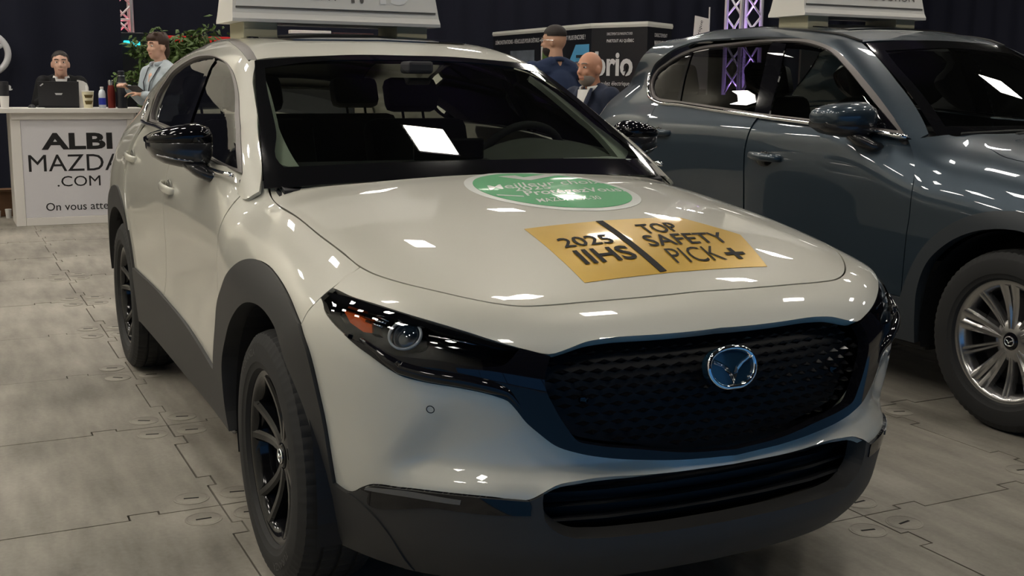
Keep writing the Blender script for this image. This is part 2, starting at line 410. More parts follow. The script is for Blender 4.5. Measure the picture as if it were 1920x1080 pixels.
L30={'hl_top': [(.284, -.804, .858),(.436, -.768, .853),(.583, -.7, .837),(.684, -.616, .813),(.75, -.535, .786),(.777, -.487, .771),(.795, -.444, .761)],
'hl_left': [(.284, -.804, .858),(.293, -.81, .851),(.331, -.821, .833),(.385, -.824, .816),(.439, -.819, .796),(.485, -.808, .779),(.532, -.791, .759),(.577, -.769, .74),(.607, -.748, .723),(.63, -.729, .711)],
'wing_low': [(.63, -.729, .711),(.674, -.687, .701),(.721, -.631, .694),(.751, -.589, .686),(.771, -.555, .676),(.781, -.538, .668),(.788, -.524, .652),(.799, -.502, .621),(.812, -.475, .594),(.825, -.443, .567),(.842, -.392, .547),(.858, -.331, .533),(.874, -.232, .519),(.885, -.126, .509)],
'grille_in': [(.797, -.442, .759),(.809, -.465, .708),(.82, -.446, .651),(.832, -.416, .601),(.841, -.392, .572),(.849, -.362, .563),(.868, -.265, .546),(.883, -.125, .525),(.887, -.027, .517),(.884, .071, .53),(.874, .202, .558),(.861, .297, .582),(.845, .361, .634),(.826, .408, .703),(.796, .445, .759)],
'lip': [(.795, -.444, .761),(.8, -.396, .772),(.8, -.354, .782),(.803, -.305, .788),(.815, -.166, .787),(.818, .068, .788),(.811, .24, .785),(.79, .427, .777)],
'intake_t': [(.808, -.488, .425),(.816, -.475, .444),(.83, -.441, .464),(.85, -.382, .473),(.882, -.198, .478),(.89, -.043, .476),(.888, .112, .481),(.876, .249, .483),(.851, .378, .469)],
'intake_b': [(.808, -.488, .425),(.81, -.478, .404),(.815, -.459, .383),(.821, -.434, .358),(.83, -.403, .343),(.844, -.354, .34),(.864, -.256, .34),(.878, -.114, .341),(.881, .044, .344),(.872, .218, .359),(.849, .359, .377),(.841, .396, .398),(.842, .405, .433),(.851, .378, .469)],
'white_low': [(.421, -.821, .402),(.478, -.796, .396),(.513, -.782, .417),(.534, -.773, .428),(.612, -.724, .44),(.714, -.632, .445),(.766, -.565, .444),(.806, -.494, .44)],
'drl_low': [(.48, -.795, .396),(.528, -.771, .397),(.679, -.662, .407),(.762, -.563, .405),(.805, -.489, .406)],
'cut_fb': [(.304, -.721, .904),(.328, -.791, .861),(.323, -.815, .841),(.311, -.845, .807),(.309, -.864, .771),(.24, -.889, .697)],
'arch_out': [(-.659, -.872, .436),(-.635, -.868, .573),(-.602, -.867, .654),(-.496, -.872, .735),(-.353, -.872, .813),(-.27, -.861, .845),(-.19, -.851, .86),(-.071, -.844, .862),(.042, -.847, .848),(.179, -.854, .818),(.307, -.863, .775),(.362, -.862, .728),(.404, -.845, .604),(.42, -.831, .491),(.425, -.82, .407)],
'arch_in': [(-.407, -.871, .3),(-.49, -.871, .336),(-.504, -.876, .419),(-.501, -.877, .505),(-.422, -.877, .604),(-.274, -.884, .699),(-.094, -.887, .76),(.009, -.885, .769),(.107, -.884, .76),(.19, -.885, .737),(.257, -.887, .7),(.298, -.879, .632),(.315, -.869, .551),(.332, -.859, .469),(.33, -.852, .399)],
'sill_top': [(-2.303, -.883, .533),(-1.664, -.867, .518),(-1.075, -.87, .492),(-.657, -.873, .441)],
'sill_bot': [(-2.336, -.878, .375),(-2.209, -.87, .315),(-1.481, -.863, .304),(-.86, -.863, .301),(-.407, -.871, .3)],
'rarch_out': [(-2.263, -.881, .544),(-2.334, -.883, .637),(-2.408, -.884, .722),(-2.558, -.883, .855),(-2.764, -.874, .918),(-2.923, -.879, .883)],
'hood': [(-.566, -.702, 1.041),(-.547, -.712, 1.028),(-.509, -.719, 1.009),(-.41, -.723, .989),(-.191, -.722, .972),(.028, -.723, .946),(.183, -.718, .926),(.311, -.712, .905),(.372, -.7, .898),(.462, -.664, .888),(.545, -.612, .878),(.615, -.557, .868),(.653, -.518, .862),(.683, -.469, .856),(.701, -.397, .855),(.712, -.303, .858),(.721, -.184, .86),(.72, .055, .863),(.701, .327, .861),(.688, .429, .858)],
'handle': [(-1.707, -.849, .971),(-1.405, -.852, .941)],
'rhandle': [(-2.838, -.836, 1.029),(-2.392, -.848, 1.001)],
'gold': [(.284, -.25, .974),(.267, -.012, .983),(.249, .257, .98),(.399, .364, .944),(.618, .286, .892),(.628, -.034, .896),(.636, -.266, .887)],
'goldbar': [(.27, -.024, .982),(.27, -.002, .983),(.622, -.025, .898),(.626, -.047, .896)],
'green': [(-.263, -.163, 1.05),(-.441, .15, 1.064),(.045, .264, 1.011),(.188, .034, .996),(.055, -.19, 1.013),(-.207, .319, 1.037)],
'sensor': [(.678, -.68, .636)],
'lens_low': [(.768, -.503, .777),(.768, -.544, .744),(.758, -.566, .741),(.685, -.67, .75),(.603, -.746, .755),(.551, -.778, .765),(.497, -.804, .774)],
'ring': [(.572, -.75, .798),(.564, -.741, .816),(.566, -.728, .828),(.582, -.703, .835),(.605, -.683, .834),(.627, -.675, .824),(.643, -.676, .809),(.65, -.688, .787),(.642, -.707, .769),(.621, -.728, .763),(.598, -.744, .771),(.583, -.75, .783)],
'amber': [(.41, -.8, .835),(.461, -.785, .833),(.516, -.769, .821),(.534, -.775, .796),(.51, -.789, .795),(.458, -.804, .811)],
'fin1': [(.489, -.774, .831),(.55, -.744, .824)],
'fin2': [(.496, -.758, .841),(.552, -.737, .83)],
'fin3': [(.499, -.777, .822),(.549, -.754, .814)],
'emb_ring': [(.85, -.046, .737),(.846, -.031, .746),(.843, -.006, .753),(.841, .029, .755),(.843, .053, .75),(.849, .068, .739),(.856, .073, .723),(.864, .068, .703),(.87, .052, .683),(.873, .032, .668),(.876, -.003, .661),(.875, -.029, .659),(.873, -.05, .667),(.87, -.065, .682),(.865, -.068, .7),(.858, -.063, .72)],
'emb_v': [(.851, -.047, .735),(.86, -.013, .717),(.87, -.004, .689),(.862, .017, .711),(.85, .067, .737)],
'drl_bar': [(.532, -.772, .418),(.619, -.717, .429),(.722, -.619, .426),(.719, -.62, .415),(.617, -.716, .416),(.526, -.774, .41)],
'ws': [(-1.305, -.574, 1.427),(-1.112, -.616, 1.343),(-.783, -.684, 1.181),(-.569, -.727, 1.056),(-.483, -.515, 1.069),(-.436, -.31, 1.069),(-.431, -.052, 1.076),(-.445, .124, 1.083),(-.462, .391, 1.075),(-.581, .727, 1.063),(-1.291, .471, 1.445),(-1.254, .234, 1.45),(-1.256, .007, 1.455),(-1.265, -.193, 1.455),(-1.265, -.387, 1.444)],
'wsin': [(-1.195, -.566, 1.393),(-.582, -.666, 1.085),(-.511, -.395, 1.101),(-.495, -.023, 1.11),(-.494, .211, 1.105),(-.6, .669, 1.094),(-.668, .689, 1.123)],
'dlo': [(-.66, -.767, 1.067),(-1.088, -.78, 1.087),(-1.724, -.758, 1.161),(-2.518, -.747, 1.166),(-2.653, -.719, 1.216),(-2.705, -.681, 1.289),(-2.604, -.651, 1.361),(-2.386, -.626, 1.422),(-2.211, -.606, 1.45),(-1.905, -.601, 1.458),(-1.657, -.614, 1.441),(-1.434, -.627, 1.412),(-1.284, -.641, 1.376),(-1.119, -.666, 1.314),(-.934, -.706, 1.218),(-.748, -.748, 1.124)],
'bp': [(-1.733, -.63, 1.428),(-1.617, -.746, 1.187)],
'mould_o': [(-1.315, -.581, 1.427),(-1.479, -.567, 1.463),(-1.721, -.542, 1.496),(-1.965, -.512, 1.52)],
'mould_i': [(-1.289, -.554, 1.429),(-1.428, -.541, 1.469),(-1.639, -.52, 1.5),(-1.864, -.502, 1.522)]}
# ---------------------------------------------------------------- shared car pieces
def fq30(P): return -smax(-f30(P), -fg30(P), .10)
def fqb30(P): return -smax(-(f30(P)+.3*(1-np.clip((-P[:, 0]-1.0)/.7, 0, 1))), -fg30(P), .10)
def sym(r): return list(r)+[(x, -y, z) for x, y, z in list(r)[::-1] if abs(y) > 1e-6]
def fl(p): return [(x, -y, z) for x, y, z in p]
def wheel(name, parent, loc, Rt, Rr, width, style, m, outward, rot=0., steer=0., share=None):
    """road wheel; axis along y, outer face towards outward*y. rim mesh is the part, tyre / hub cap / nuts its sub-parts"""
    hw = width/2
    if share is None:
        bm = bmesh.new(); n = 72   # rim barrel + lip; profile in (radius, y) with y>0 = outer side
        prof = [(Rr-.035, -hw*.8), (Rr-.03, hw*.3), (Rr-.028, hw*.62), (Rr-.016, hw*.80), (Rr-.004, hw*.86), (Rr+.006, hw*.86), (Rr+.008, hw*.78), (Rr-.002, hw*.7)]
        lathe(bm, prof, n, cap=False)
        lathe(bm, [(0, hw*.1), (Rr*.72, hw*.1), (Rr*.8, -hw*.1), (Rr-.034, -hw*.15)], n, cap=False)      # dark brake backing
        for f in bm.faces:
            c = f.calc_center_median()
            if c.z < hw*.25: f.material_index = 1
        def blade(a0, a1, r0, r1, w0, w1, y0, y1, th):   # spoke from (a0,r0) to (a1,r1), ridge profile
            rows = []
            for i in range(7):
                t = i/6; a = a0+(a1-a0)*t; r = r0+(r1-r0)*t; w = w0+(w1-w0)*(t**1.3); y = y0+(y1-y0)*t-.010*math.sin(math.pi*t)
                c, s = math.cos(a), math.sin(a); pts = []
                for q, h in ((-1, -th), (-.92, -.004), (-.45, .003), (.45, .003), (.92, -.004), (1, -th)):
                    pts.append(bm.verts.new((r*c-q*w*s, r*s+q*w*c, y+h)))
                rows.append(pts)
            for A, B in zip(rows, rows[1:]):
                for k in range(5): bm.faces.new((A[k], A[k+1], B[k+1], B[k]))
                bm.faces.new((A[5], A[0], B[0], B[5]))
            bm.faces.new(rows[0][::-1]); bm.faces.new(rows[-1])
        yo, yi = hw*.80, hw*.52
        for k in range(5):
            a = 2*math.pi*k/5+rot
            if style == 'twin':
                for s in (-1, 1):
                    blade(a+s*.17, a+s*.235, .045, Rr-.012, .015, .018, yi, yo, .034)
                blade(a-.26, a+.26, Rr-.028, Rr-.028, .012, .012, yo-.006, yo-.006, .02)
                blade(a+.628, a+.628, .04, .10, .03, .012, yi-.012, yi-.02, .03)
            else:
                for s in (-1, 1): blade(a+s*.13, a+s*.115, .05, Rr-.010, .012, .024, yi, yo, .035)
                b = a+math.pi/5
                for s in (-1, 1): blade(b+s*.07, b+s*.045, .06, Rr-.012, .007, .0085, yi-.004, yo-.006, .03)
        lathe(bm, [(.085, yi-.05), (.085, yi-.012), (.07, yi-.002), (.036, yi+.004)], 32, cap=False)
        rim = bobj(name, bm, [m, 'matt_black'], parent, smooth=True, angle=35)
        bm = bmesh.new()     # tyre
        prof = [(Rr-.012, -hw*.92), (Rr+.01, -hw*.98), (Rr+(Rt-Rr)*.45, -hw*1.06), (Rt-.03, -hw*1.0), (Rt-.008, -hw*.86), (Rt, -hw*.62), (Rt, -hw*.50), (Rt-.007, -hw*.48), (Rt-.007, -hw*.42), (Rt, -hw*.40), (Rt+.001, -hw*.06), (Rt-.007, -hw*.04), (Rt-.007, hw*.04), (Rt+.001, hw*.06),
                (Rt, hw*.40), (Rt-.007, hw*.42), (Rt-.007, hw*.48), (Rt, hw*.50), (Rt, hw*.62), (Rt-.008, hw*.86), (Rt-.03, hw*1.0), (Rt-.036, hw*1.015), (Rt-.045, hw*1.02), (Rr+(Rt-Rr)*.45, hw*1.06), (Rr+.030, hw*1.03), (Rr+.026, hw*1.00), (Rr+.012, hw*.97), (Rr+.004, hw*.86)]
        n = 216; rings = []
        for k in range(n):
            c, s = math.cos(2*math.pi*k/n), math.sin(2*math.pi*k/n); ring = []
            for r, y in prof:
                rr = r
                if r > Rt-.04 and abs(y) > hw*.55 and abs(y) < hw*1.01 and k % 3 == 0: rr = r-.0032
                elif r > Rt-.002 and abs(y) < hw*.55 and (k+1) % 4 == 0: rr = r-.003
                ring.append(bm.verts.new((rr*c, rr*s, y)))
            rings.append(ring)
        for k in range(n):
            A, B = rings[k], rings[(k+1) % n]
            for i in range(len(prof)-1): bm.faces.new((A[i], B[i], B[i+1], A[i+1]))
        tyre = bobj('tyre', bm, 'rubber', rim, smooth=True, angle=28)
        bm = bmesh.new(); lathe(bm, [(.034, yi-.02), (.034, yi+.006), (.030, yi+.010), (0.0001, yi+.011)], 28, cap=False)
        cap = bobj('hub_cap', bm, 'gloss_black', rim, smooth=True, angle=40)
        bm = bmesh.new(); tube(bm, [(.021*math.cos(t)*1.05, .019*math.sin(t), yi+.012) for t in np.linspace(0, 2*math.pi, 18, endpoint=False)], .003, 6, closed=True)
        tube(bm, [(-.018, .006, yi+.012), (-.007, .002, yi+.013), (0, -.007, yi+.013), (.007, .002, yi+.013), (.018, .006, yi+.012)], .003, 6)
        emb = bobj('wheel_emblem', bm, 'chrome', rim, smooth=True)
        if style == 'twin':
            Vt, Ft = text_mesh('TURANZA', 1., .01); Vt = Vt[:, :2]-Vt.min(0)[:2]; Vt = Vt/Vt.max(0); rr_ = Rr+(Rt-Rr)*.50
            for a0 in (-1.0, 2.1):
                P = [((rr_+.020*(v[1]-.5))*math.cos(a0-.62*(v[0]-.5)), (rr_+.020*(v[1]-.5))*math.sin(a0-.62*(v[0]-.5)), hw*1.062) for v in Vt]; mobj('sidewall_lettering', P, Ft, 'rubber_letter', rim)
        nuts = []
        for k in range(5):
            a = 2*math.pi*k/5+rot+math.pi/5; bm = bmesh.new()
            lathe(bm, [(.017, yi-.04), (.017, yi-.010), (.011, yi-.009), (.011, yi-.016), (.0105, yi-.004), (.0001, yi-.002)], 12, cap=False)
            bmesh.ops.translate(bm, verts=bm.verts[:], vec=(.058*math.cos(a), .058*math.sin(a), 0))
            nuts.append(bobj('lug_nut', bm, 'dark_chrome', rim, smooth=True, angle=40))
    else:
        src = share; rim = src.copy(); COL.objects.link(rim); rim.parent = parent
        for ch in src.children:
            c = ch.copy(); COL.objects.link(c); c.parent = rim
    # local z (outer) -> outward*y
    Mx = Matrix(((1, 0, 0), (0, 0, outward), (0, 1, 0))) if outward < 0 else Matrix(((-1, 0, 0), (0, 0, 1), (0, 1, 0)))
    M = Matrix.Translation(loc) @ (Matrix.Rotation(steer, 4, 'Z') @ Mx.to_4x4())
    rim.matrix_local = M
    return rim
def on_surface(V, F, to3d, f, lift):
    """drape flat lettering (2-D verts) over a surface f along z"""
    q = np.array([to3d(v) for v in V]); o = np.stack([q[:, 0], q[:, 1], np.full(len(q), 1.9)], 1)
    P, ok = solve(f, o, np.tile([0, 0, -1.], (len(o), 1)), 0, 1.7); return P+grad(f, P)*lift
def subdivide_long(V, F, L):
    bm = bmesh.new(); vs = [bm.verts.new((v[0], v[1], 0)) for v in V]
    for t in F:
        try: bm.faces.new([vs[i] for i in t])
        except ValueError: pass
    for _ in range(4):
        es = [e for e in bm.edges if e.calc_length() > L]
        if not es: break
        bmesh.ops.subdivide_edges(bm, edges=es, cuts=1, use_grid_fill=False)
        bmesh.ops.triangulate(bm, faces=bm.faces[:])
    bm.verts.index_update(); V2 = np.array([v.co[:2] for v in bm.verts]); F2 = [tuple(v.index for v in f.verts) for f in bm.faces]; bm.free()
    return V2, F2
def roof_sign(name, cx, cy, zb, wid, lines, label, inside_y=0.):
    """white roof-top price board: wedge body on two foam blocks; faces +x"""
    t = empty(name, (cx, cy, zb)); h = wid/2
    bm = bmesh.new()     # body, cross-section in (x,z): wide foot, narrow top
    sec = [(-.15, .05), (.15, .05), (.152, .063), (.14, .085), (.06, .43), (-.06, .43), (-.14, .085), (-.152, .063)]
    for y0, y1 in ((-h, h),):
        a = [bm.verts.new((x, y0*(1-(z-.05)*.22), z)) for x, z in sec]; b = [bm.verts.new((x, y1*(1-(z-.05)*.22), z)) for x, z in sec]; n = len(sec)
        bm.faces.new(a); bm.faces.new(b[::-1])
        for i in range(n): bm.faces.new((a[i], b[i], b[(i+1) % n], a[(i+1) % n]))
    body = bobj('sign_body', bm, 'sign_white', t)
    bm = bmesh.new()     # front face insert, a step proud of the body
    sl = (.06-.14)/(.43-.085)
    def fp(y, z, d=.0): x = .14+sl*(z-.085); return (x+d, y, z)
    k = lambda z: h*(1-(z-.05)*.22)-.012
    q = [fp(-k(.11), .11), fp(k(.11), .11), fp(k(.42), .42), fp(-k(.42), .42)]
    extrude_poly(bm, q, (.007, 0, .002)); bobj('face_panel', bm, 'sign_white', t)
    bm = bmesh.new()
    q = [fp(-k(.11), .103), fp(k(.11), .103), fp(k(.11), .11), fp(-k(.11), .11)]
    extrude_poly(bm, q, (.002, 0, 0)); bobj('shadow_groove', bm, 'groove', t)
    for s in (-1, 1):
        bm = bmesh.new(); y = s*(h-.12); box(bm, (-.12, y-.07, -.014), (.12, y+.07, .052), .004); bobj('foam_block', bm, 'foam', t)
    up = Vector((sl, 0, 1)).normalized(); right = Vector((0, 1, 0)); nrm = right.cross(up)
    for s, y, z, hh, w, m, bold in lines:
        M = Matrix(((right.x, up.x, nrm.x, 0), (right.y, up.y, nrm.y, 0), (right.z, up.z, nrm.z, 0), (0, 0, 0, 1)))
        M.translation = Vector(fp(y, z, .0075))+nrm*.001
        text_obj('sign_lettering', s, M, m, t, width=w, height=hh, bold=bold)
    tag(t, label, 'sign', 'price boards on the car roofs')
    return t

# ---------------------------------------------------------------- the sand-white crossover
def build_white_car():
    car = empty('crossover_car'); L = L30
    tag(car, 'sand white crossover with green and gold hood stickers in front', 'car', 'cars on display')
    p = lambda *a, **k: panel(*a, **k)
    # --- hood
    hr = [(-.592, -.70, 1.04)]+[q for q in L['hood'][2:] if q[1] < -.1]+[(.7225, 0, .862)]
    rear = [(-.452, 0, 1.07), (-.454, -.2, 1.07), (-.47, -.35, 1.068), (-.512, -.5, 1.06), (-.566, -.645, 1.05), (-.592, -.70, 1.04)]
    hood = p('hood', f30, PT, [sym(rear[::-1])[::-1] if 0 else [(x, -y, z) for x, y, z in rear[::-1]]+rear[1:], sym(hr)], 'sand_paint', car, res=.03, gap=.0022, both=False)
    # --- nose of the bumper between hood and grille
    hood_front = [q for q in hr if q[0] >= .30]
    cut = L['cut_fb']
    lipr = [(.330, -.790, .86)]+L['hl_top'][1:]+[(x, y, z) for x, y, z in L['lip'][1:] if y < -.1]+[(.8185, 0, .788)]
    p('bumper_nose', f30, PT, [sym(hood_front), [(.311, .712, .905), (.33, .79, .86)], sym(lipr)[::-1], [(.33, -.79, .86), (.311, -.712, .905)]], 'sand_paint', car, res=.022, gap=.0022, both=False, thick=.03)
    # --- fender
    ao = L['arch_out']
    p('fender', f30, PP, [[q for q in hr if q[0] <= .312], cut[1:5], ao[1:11][::-1], [(-.635, -.868, .573), (-.62, -.862, .75), (-.607, -.858, .9), (-.60, -.815, 1.02), (-.60, -.79, 1.056)], [(-.60, -.79, 1.056), (-.592, -.70, 1.05)]], 'sand_paint', car, res=.025, gap=.002)
    # --- doors
    st = L['sill_top']
    dl = L['dlo']
    fd = p('front_door', f30, PS, [[(-.60, -.8, 1.045), (-.607, 0, .9), (-.62, 0, .75), (-.637, 0, .573), (-.657, 0, .441)], [(-.657, 0, .441), (-1.075, 0, .492), (-1.62, 0, .516)], [(-1.62, 0, .516), (-1.605, 0, .75), (-1.60, 0, .95), (-1.625, 0, 1.14)], [(-1.625, 0, 1.14), (-1.093, 0, 1.082), (-.67, 0, 1.063), (-.60, 0, 1.045)]], 'sand_paint', car, res=.03, gap=.002)
    rd = p('rear_door', f30, PS, [[(-1.625, 0, 1.14), (-1.60, 0, .95), (-1.605, 0, .75), (-1.62, 0, .516)], [(-1.62, 0, .516), (-2.27, 0, .536)], [(-2.27, 0, .536), (-2.334, 0, .637), (-2.375, 0, .69)], [(-2.375, 0, .69), (-2.45, 0, .85), (-2.52, 0, 1.0), (-2.56, 0, 1.16)], [(-2.56, 0, 1.16), (-2.1, 0, 1.165), (-1.625, 0, 1.14)]], 'sand_paint', car, res=.03, gap=.002)
    rq = [(-2.375, 0, .69), (-2.45, 0, .775), (-2.608, 0, .855), (-2.76, 0, .86), (-2.92, 0, .81), (-3.02, 0, .72), (-3.06, 0, .60), (-3.07, 0, .45)]
    PQ = Proj('P', a0=.2, z0=.75)
    def s3(pts, f=fq30):   # points given by (x,?,z) -> on the side surface
        q = np.array([(x, z) for x, _, z in pts]); o, d, a, b = PS.rays(q); P, ok = solve(f, o, d, a, b); return [tuple(t) for t in P]
    p('quarter_panel', fq30, PQ, [s3([(-2.56, 0, 1.16), (-2.52, 0, 1.0), (-2.45, 0, .85), (-2.375, 0, .69)]), s3(rq), s3([(-3.07, 0, .45), (-3.40, 0, .50)]), s3([(-3.40, 0, .5), (-3.42, 0, .8), (-3.40, 0, 1.0), (-3.36, 0, 1.10)]), s3([(-3.36, 0, 1.10), (-3.0, 0, 1.15), (-2.56, 0, 1.16)])], 'sand_paint', car, res=.03, gap=.0005)
    # --- greenhouse frame: A-pillar, cant rail, rear pillar as one pressing
    wsr = L['ws'][0:4]
    mo = L['mould_o']+[(-2.35, -.50, 1.51), (-2.8, -.475, 1.475), (-3.08, -.45, 1.43)]
    mi_ = L['mould_i']+[(-2.35, -.485, 1.52), (-2.8, -.455, 1.48), (-3.08, -.43, 1.44)]
    dtop = dl[3:]+[dl[0]]
    dtop[0] = (-2.545, -.745, 1.166)
    p('body_frame', fqb30, PG, [[(-.525, -.745, 1.02), (-.57, -.728, 1.055)]+wsr[:-1][::-1]+[(-1.30, -.585, 1.427)], mo, [(-3.08, -.45, 1.43), (-3.2, -.54, 1.32), (-3.33, -.66, 1.18), (-3.36, -.71, 1.07)], s3([(-3.36, 0, 1.07), (-3.0, 0, 1.12), (-2.60, 0, 1.135), (-2.55, 0, 1.15)]), dtop, [dl[0], (-.62, -.80, 1.005)], [(-.62, -.80, 1.005), (-.54, -.755, 1.0), (-.525, -.745, 1.02)]], 'sand_paint', car, res=.022, gap=.0005)
    # --- roof
    hd = [(-1.292, -.558, 1.43), (-1.264, -.388, 1.444), (-1.258, -.194, 1.455), (-1.254, 0, 1.456)]
    roofo = [sym(hd), fl(mi_), [(-3.08, .43, 1.44), (-3.11, 0, 1.46), (-3.08, -.43, 1.44)], mi_[::-1]]
    p('roof', fg30, PT, roofo, 'sand_paint', car, res=.035, both=False)
    p('roof_molding', fg30, PG, [mo, [mo[-1], mi_[-1]], mi_[::-1], [mi_[0], mo[0]]], 'window_frame', car, res=.018, off=.001, thick=.01)
    sr = [(-1.48, -.3, 0), (-1.50, -.36, 0), (-1.56, -.40, 0), (-2.15, -.40, 0), (-2.2, -.36, 0), (-2.21, -.2, 0), (-2.21, .2, 0), (-2.2, .36, 0), (-2.15, .40, 0), (-1.56, .40, 0), (-1.50, .36, 0), (-1.48, .3, 0), (-1.462, 0, 0)]
    p('sunroof', fg30, PT, [sr], 'frit', car, res=.04, off=.006, both=False)
    ts = [(-3.08, -.43, 1.44), (-3.11, 0, 1.46), (-3.08, .43, 1.44)]
    # --- windscreen
    base = [(-.53, -.735, 1.030), (-.48, -.514, 1.046), (-.43, -.31, 1.055), (-.425, 0, 1.062)]
    side = [(-1.30, -.572, 1.427), (-1.112, -.613, 1.343), (-.796, -.678, 1.181), (-.53, -.735, 1.030)]
    wso = [sym(base), fl(side)[::-1], sym(hd)[::-1], side]
    ws = p('windscreen', fws, PF, wso, 'car_glass', car, res=.04, both=False, off=-.004, thick=.004)
    hole_side = [(-1.2, -.553, 1.40), (-1.10, -.578, 1.345), (-.8, -.628, 1.19), (-.62, -.662, 1.10), (-.60, -.655, 1.09)]
    hole_base = [(-.60, -.655, 1.09), (-.52, -.392, 1.101), (-.505, -.15, 1.105), (-.503, 0, 1.105)]
    hole_top = [(-1.2, -.553, 1.40), (-1.2, -.40, 1.423), (-1.2, 0, 1.437)]
    fo = p('windscreen_border', fws, PF, wso, 'frit', car, res=.03, both=False, off=-.002, thick=.001, holes=[[hole_side, sym(hole_base), fl(hole_side)[::-1], sym(hole_top)[::-1]]])
    bm = bmesh.new(); fr = cr(np.array(rear), .06); bk = cr(np.array(base[::-1]), .06); m_ = 14
    fr = np.array([fr[int(round(k*(len(fr)-1)/m_))] for k in range(m_+1)]); bk = np.array([bk[int(round(k*(len(bk)-1)/m_))] for k in range(m_+1)])
    for s_ in (1, -1):
        A = [bm.verts.new((x+.02, y*s_, z-.03)) for x, y, z in fr]; B = [bm.verts.new((x-.03, y*s_, z-.02)) for x, y, z in bk]
        for k in range(m_-2): bm.faces.new((A[k], A[k+1], B[k+1], B[k]))
    bobj('cowl', bm, 'matt_black', car)
    bm = bmesh.new(); box(bm, (-1.16, -.05, 1.385), (-1.06, .05, 1.43), .012); bobj('camera_housing', bm, 'interior_dark', car)
    # --- side glass
    bpx = [(-1.70, -.63, 1.42), (-1.625, -.745, 1.19), (-1.615, -.765, 1.145)]
    fwin = [(-.70, -.76, 1.075), (-1.093, -.779, 1.092), (-1.60, -.77, 1.148)], [(-1.60, -.77, 1.148), (-1.612, -.745, 1.19), (-1.69, -.63, 1.437)], [(-1.69, -.63, 1.437), (-1.66, -.614, 1.438), (-1.434, -.627, 1.405), (-1.29, -.641, 1.366), (-1.13, -.665, 1.304), (-.955, -.705, 1.21), (-.775, -.745, 1.118), (-.70, -.76, 1.075)]
    p('side_window', fg30, PG, list(fwin), 'tinted_side', car, res=.035, off=-.008, thick=.004)
    rwin = [(-1.66, -.77, 1.155), (-2.1, -.77, 1.172), (-2.50, -.748, 1.178)], [(-2.50, -.748, 1.178), (-2.61, -.72, 1.216), (-2.66, -.685, 1.285), (-2.57, -.655, 1.352), (-2.37, -.63, 1.41), (-2.2, -.612, 1.44), (-1.9, -.606, 1.449), (-1.75, -.61, 1.446)], [(-1.75, -.61, 1.446), (-1.68, -.74, 1.19), (-1.66, -.77, 1.155)]
    p('side_window', fg30, PG, list(rwin), 'privacy_glass', car, res=.035, off=-.008, thick=.004)
    p('centre_pillar', fg30, PG, [[(-1.60, -.77, 1.148), (-1.612, -.745, 1.19), (-1.69, -.63, 1.437)], [(-1.69, -.63, 1.437), (-1.75, -.61, 1.446)], [(-1.75, -.61, 1.446), (-1.68, -.74, 1.19), (-1.66, -.77, 1.155)], [(-1.66, -.77, 1.155), (-1.60, -.77, 1.148)]], 'gloss_black', car, res=.03, off=-.003)
    dfull = dl[:1]+[dl[1], (-1.62, -.77, 1.142), (-2.1, -.77, 1.165)]+dtop[:1]+dtop[1:-1]
    inner = [(-.70, -.76, 1.075), (-1.093, -.779, 1.094), (-1.60, -.77, 1.150), (-2.1, -.77, 1.174), (-2.50, -.748, 1.180), (-2.61, -.72, 1.216), (-2.66, -.685, 1.285), (-2.57, -.655, 1.352), (-2.37, -.63, 1.41), (-2.2, -.612, 1.439), (-1.9, -.606, 1.447), (-1.66, -.614, 1.436), (-1.434, -.627, 1.404), (-1.29, -.641, 1.364), (-1.13, -.665, 1.302), (-.955, -.705, 1.208), (-.775, -.745, 1.118)]
    p('window_trim', fg30, PG, [dfull[0:5], dfull[4:]+[dfull[0]]], 'window_frame', car, res=.02, off=.003, thick=.012, holes=[[inner[0:5], inner[4:]+[inner[0]]]])
    p('mirror_sail', fg30, PG, [[(-.70, -.76, 1.075), (-.86, -.765, 1.082)], [(-.86, -.765, 1.082), (-.86, -.74, 1.150)], [(-.86, -.74, 1.15), (-.775, -.745, 1.118), (-.70, -.76, 1.075)]], 'gloss_black', car, res=.03, off=0.)
    def belt(side_):
        q = np.array([(-.66, 1.058), (-.9, 1.066), (-1.3, 1.10), (-1.62, 1.135), (-2.1, 1.158), (-2.45, 1.162), (-2.56, 1.168), (-2.64, 1.20), (-2.69, 1.26)])
        q = cr(q, .05); o, d, a, b = PS.rays(q); P, ok = solve(fq30, o, d, a, b); N = grad(fq30, P); P = P+N*.004
        bm = bmesh.new(); tube(bm, [(x, y*side_, z) for x, y, z in P], .0085, 8); return bobj('belt_molding', bm, 'chrome', car, smooth=True)
    belt(1); belt(-1)
    # --- cladding: sills and wheel arches
    sb = L['sill_bot']
    p('sill_cladding', f30, PS, [[(-.657, 0, .441), (-1.075, 0, .492), (-1.664, 0, .518), (-2.27, 0, .536)], [(-2.27, 0, .536), (-2.22, 0, .44), (-2.20, 0, .31)], [(-2.20, 0, .305), (-1.481, 0, .297), (-.86, 0, .294), (-.50, 0, .292)], [(-.50, 0, .292), (-.56, 0, .36), (-.60, 0, .43), (-.657, 0, .441)]], 'cladding', car, res=.03, off=.010, thick=.03)
    ai = [(-.47, 0, .29), (-.50, 0, .36)]+L['arch_in'][2:-1]+[(.41, -.87, .43)]
    ao2 = [ao[0]]+ao[1:11]
    p('arch_cladding', f30, PS, [[(-.50, 0, .292), (-.56, 0, .36), (-.60, 0, .43), (-.657, 0, .441)], ao2, [ao[10], (.245, -.88, .705)], [(.245, -.88, .705)]+[q for q in ai if q[0] < .20][::-1], [(-.47, 0, .29), (-.50, 0, .292)]], 'cladding', car, res=.022, off=.010, thick=.05)
    fa = [ao[10]]+ao[11:]
    fi = [(.245, -.88, .705), (.318, -.87, .62), (.36, -.86, .54), (.382, -.85, .46), (.392, -.84, .38), (.40, -.83, .24)]
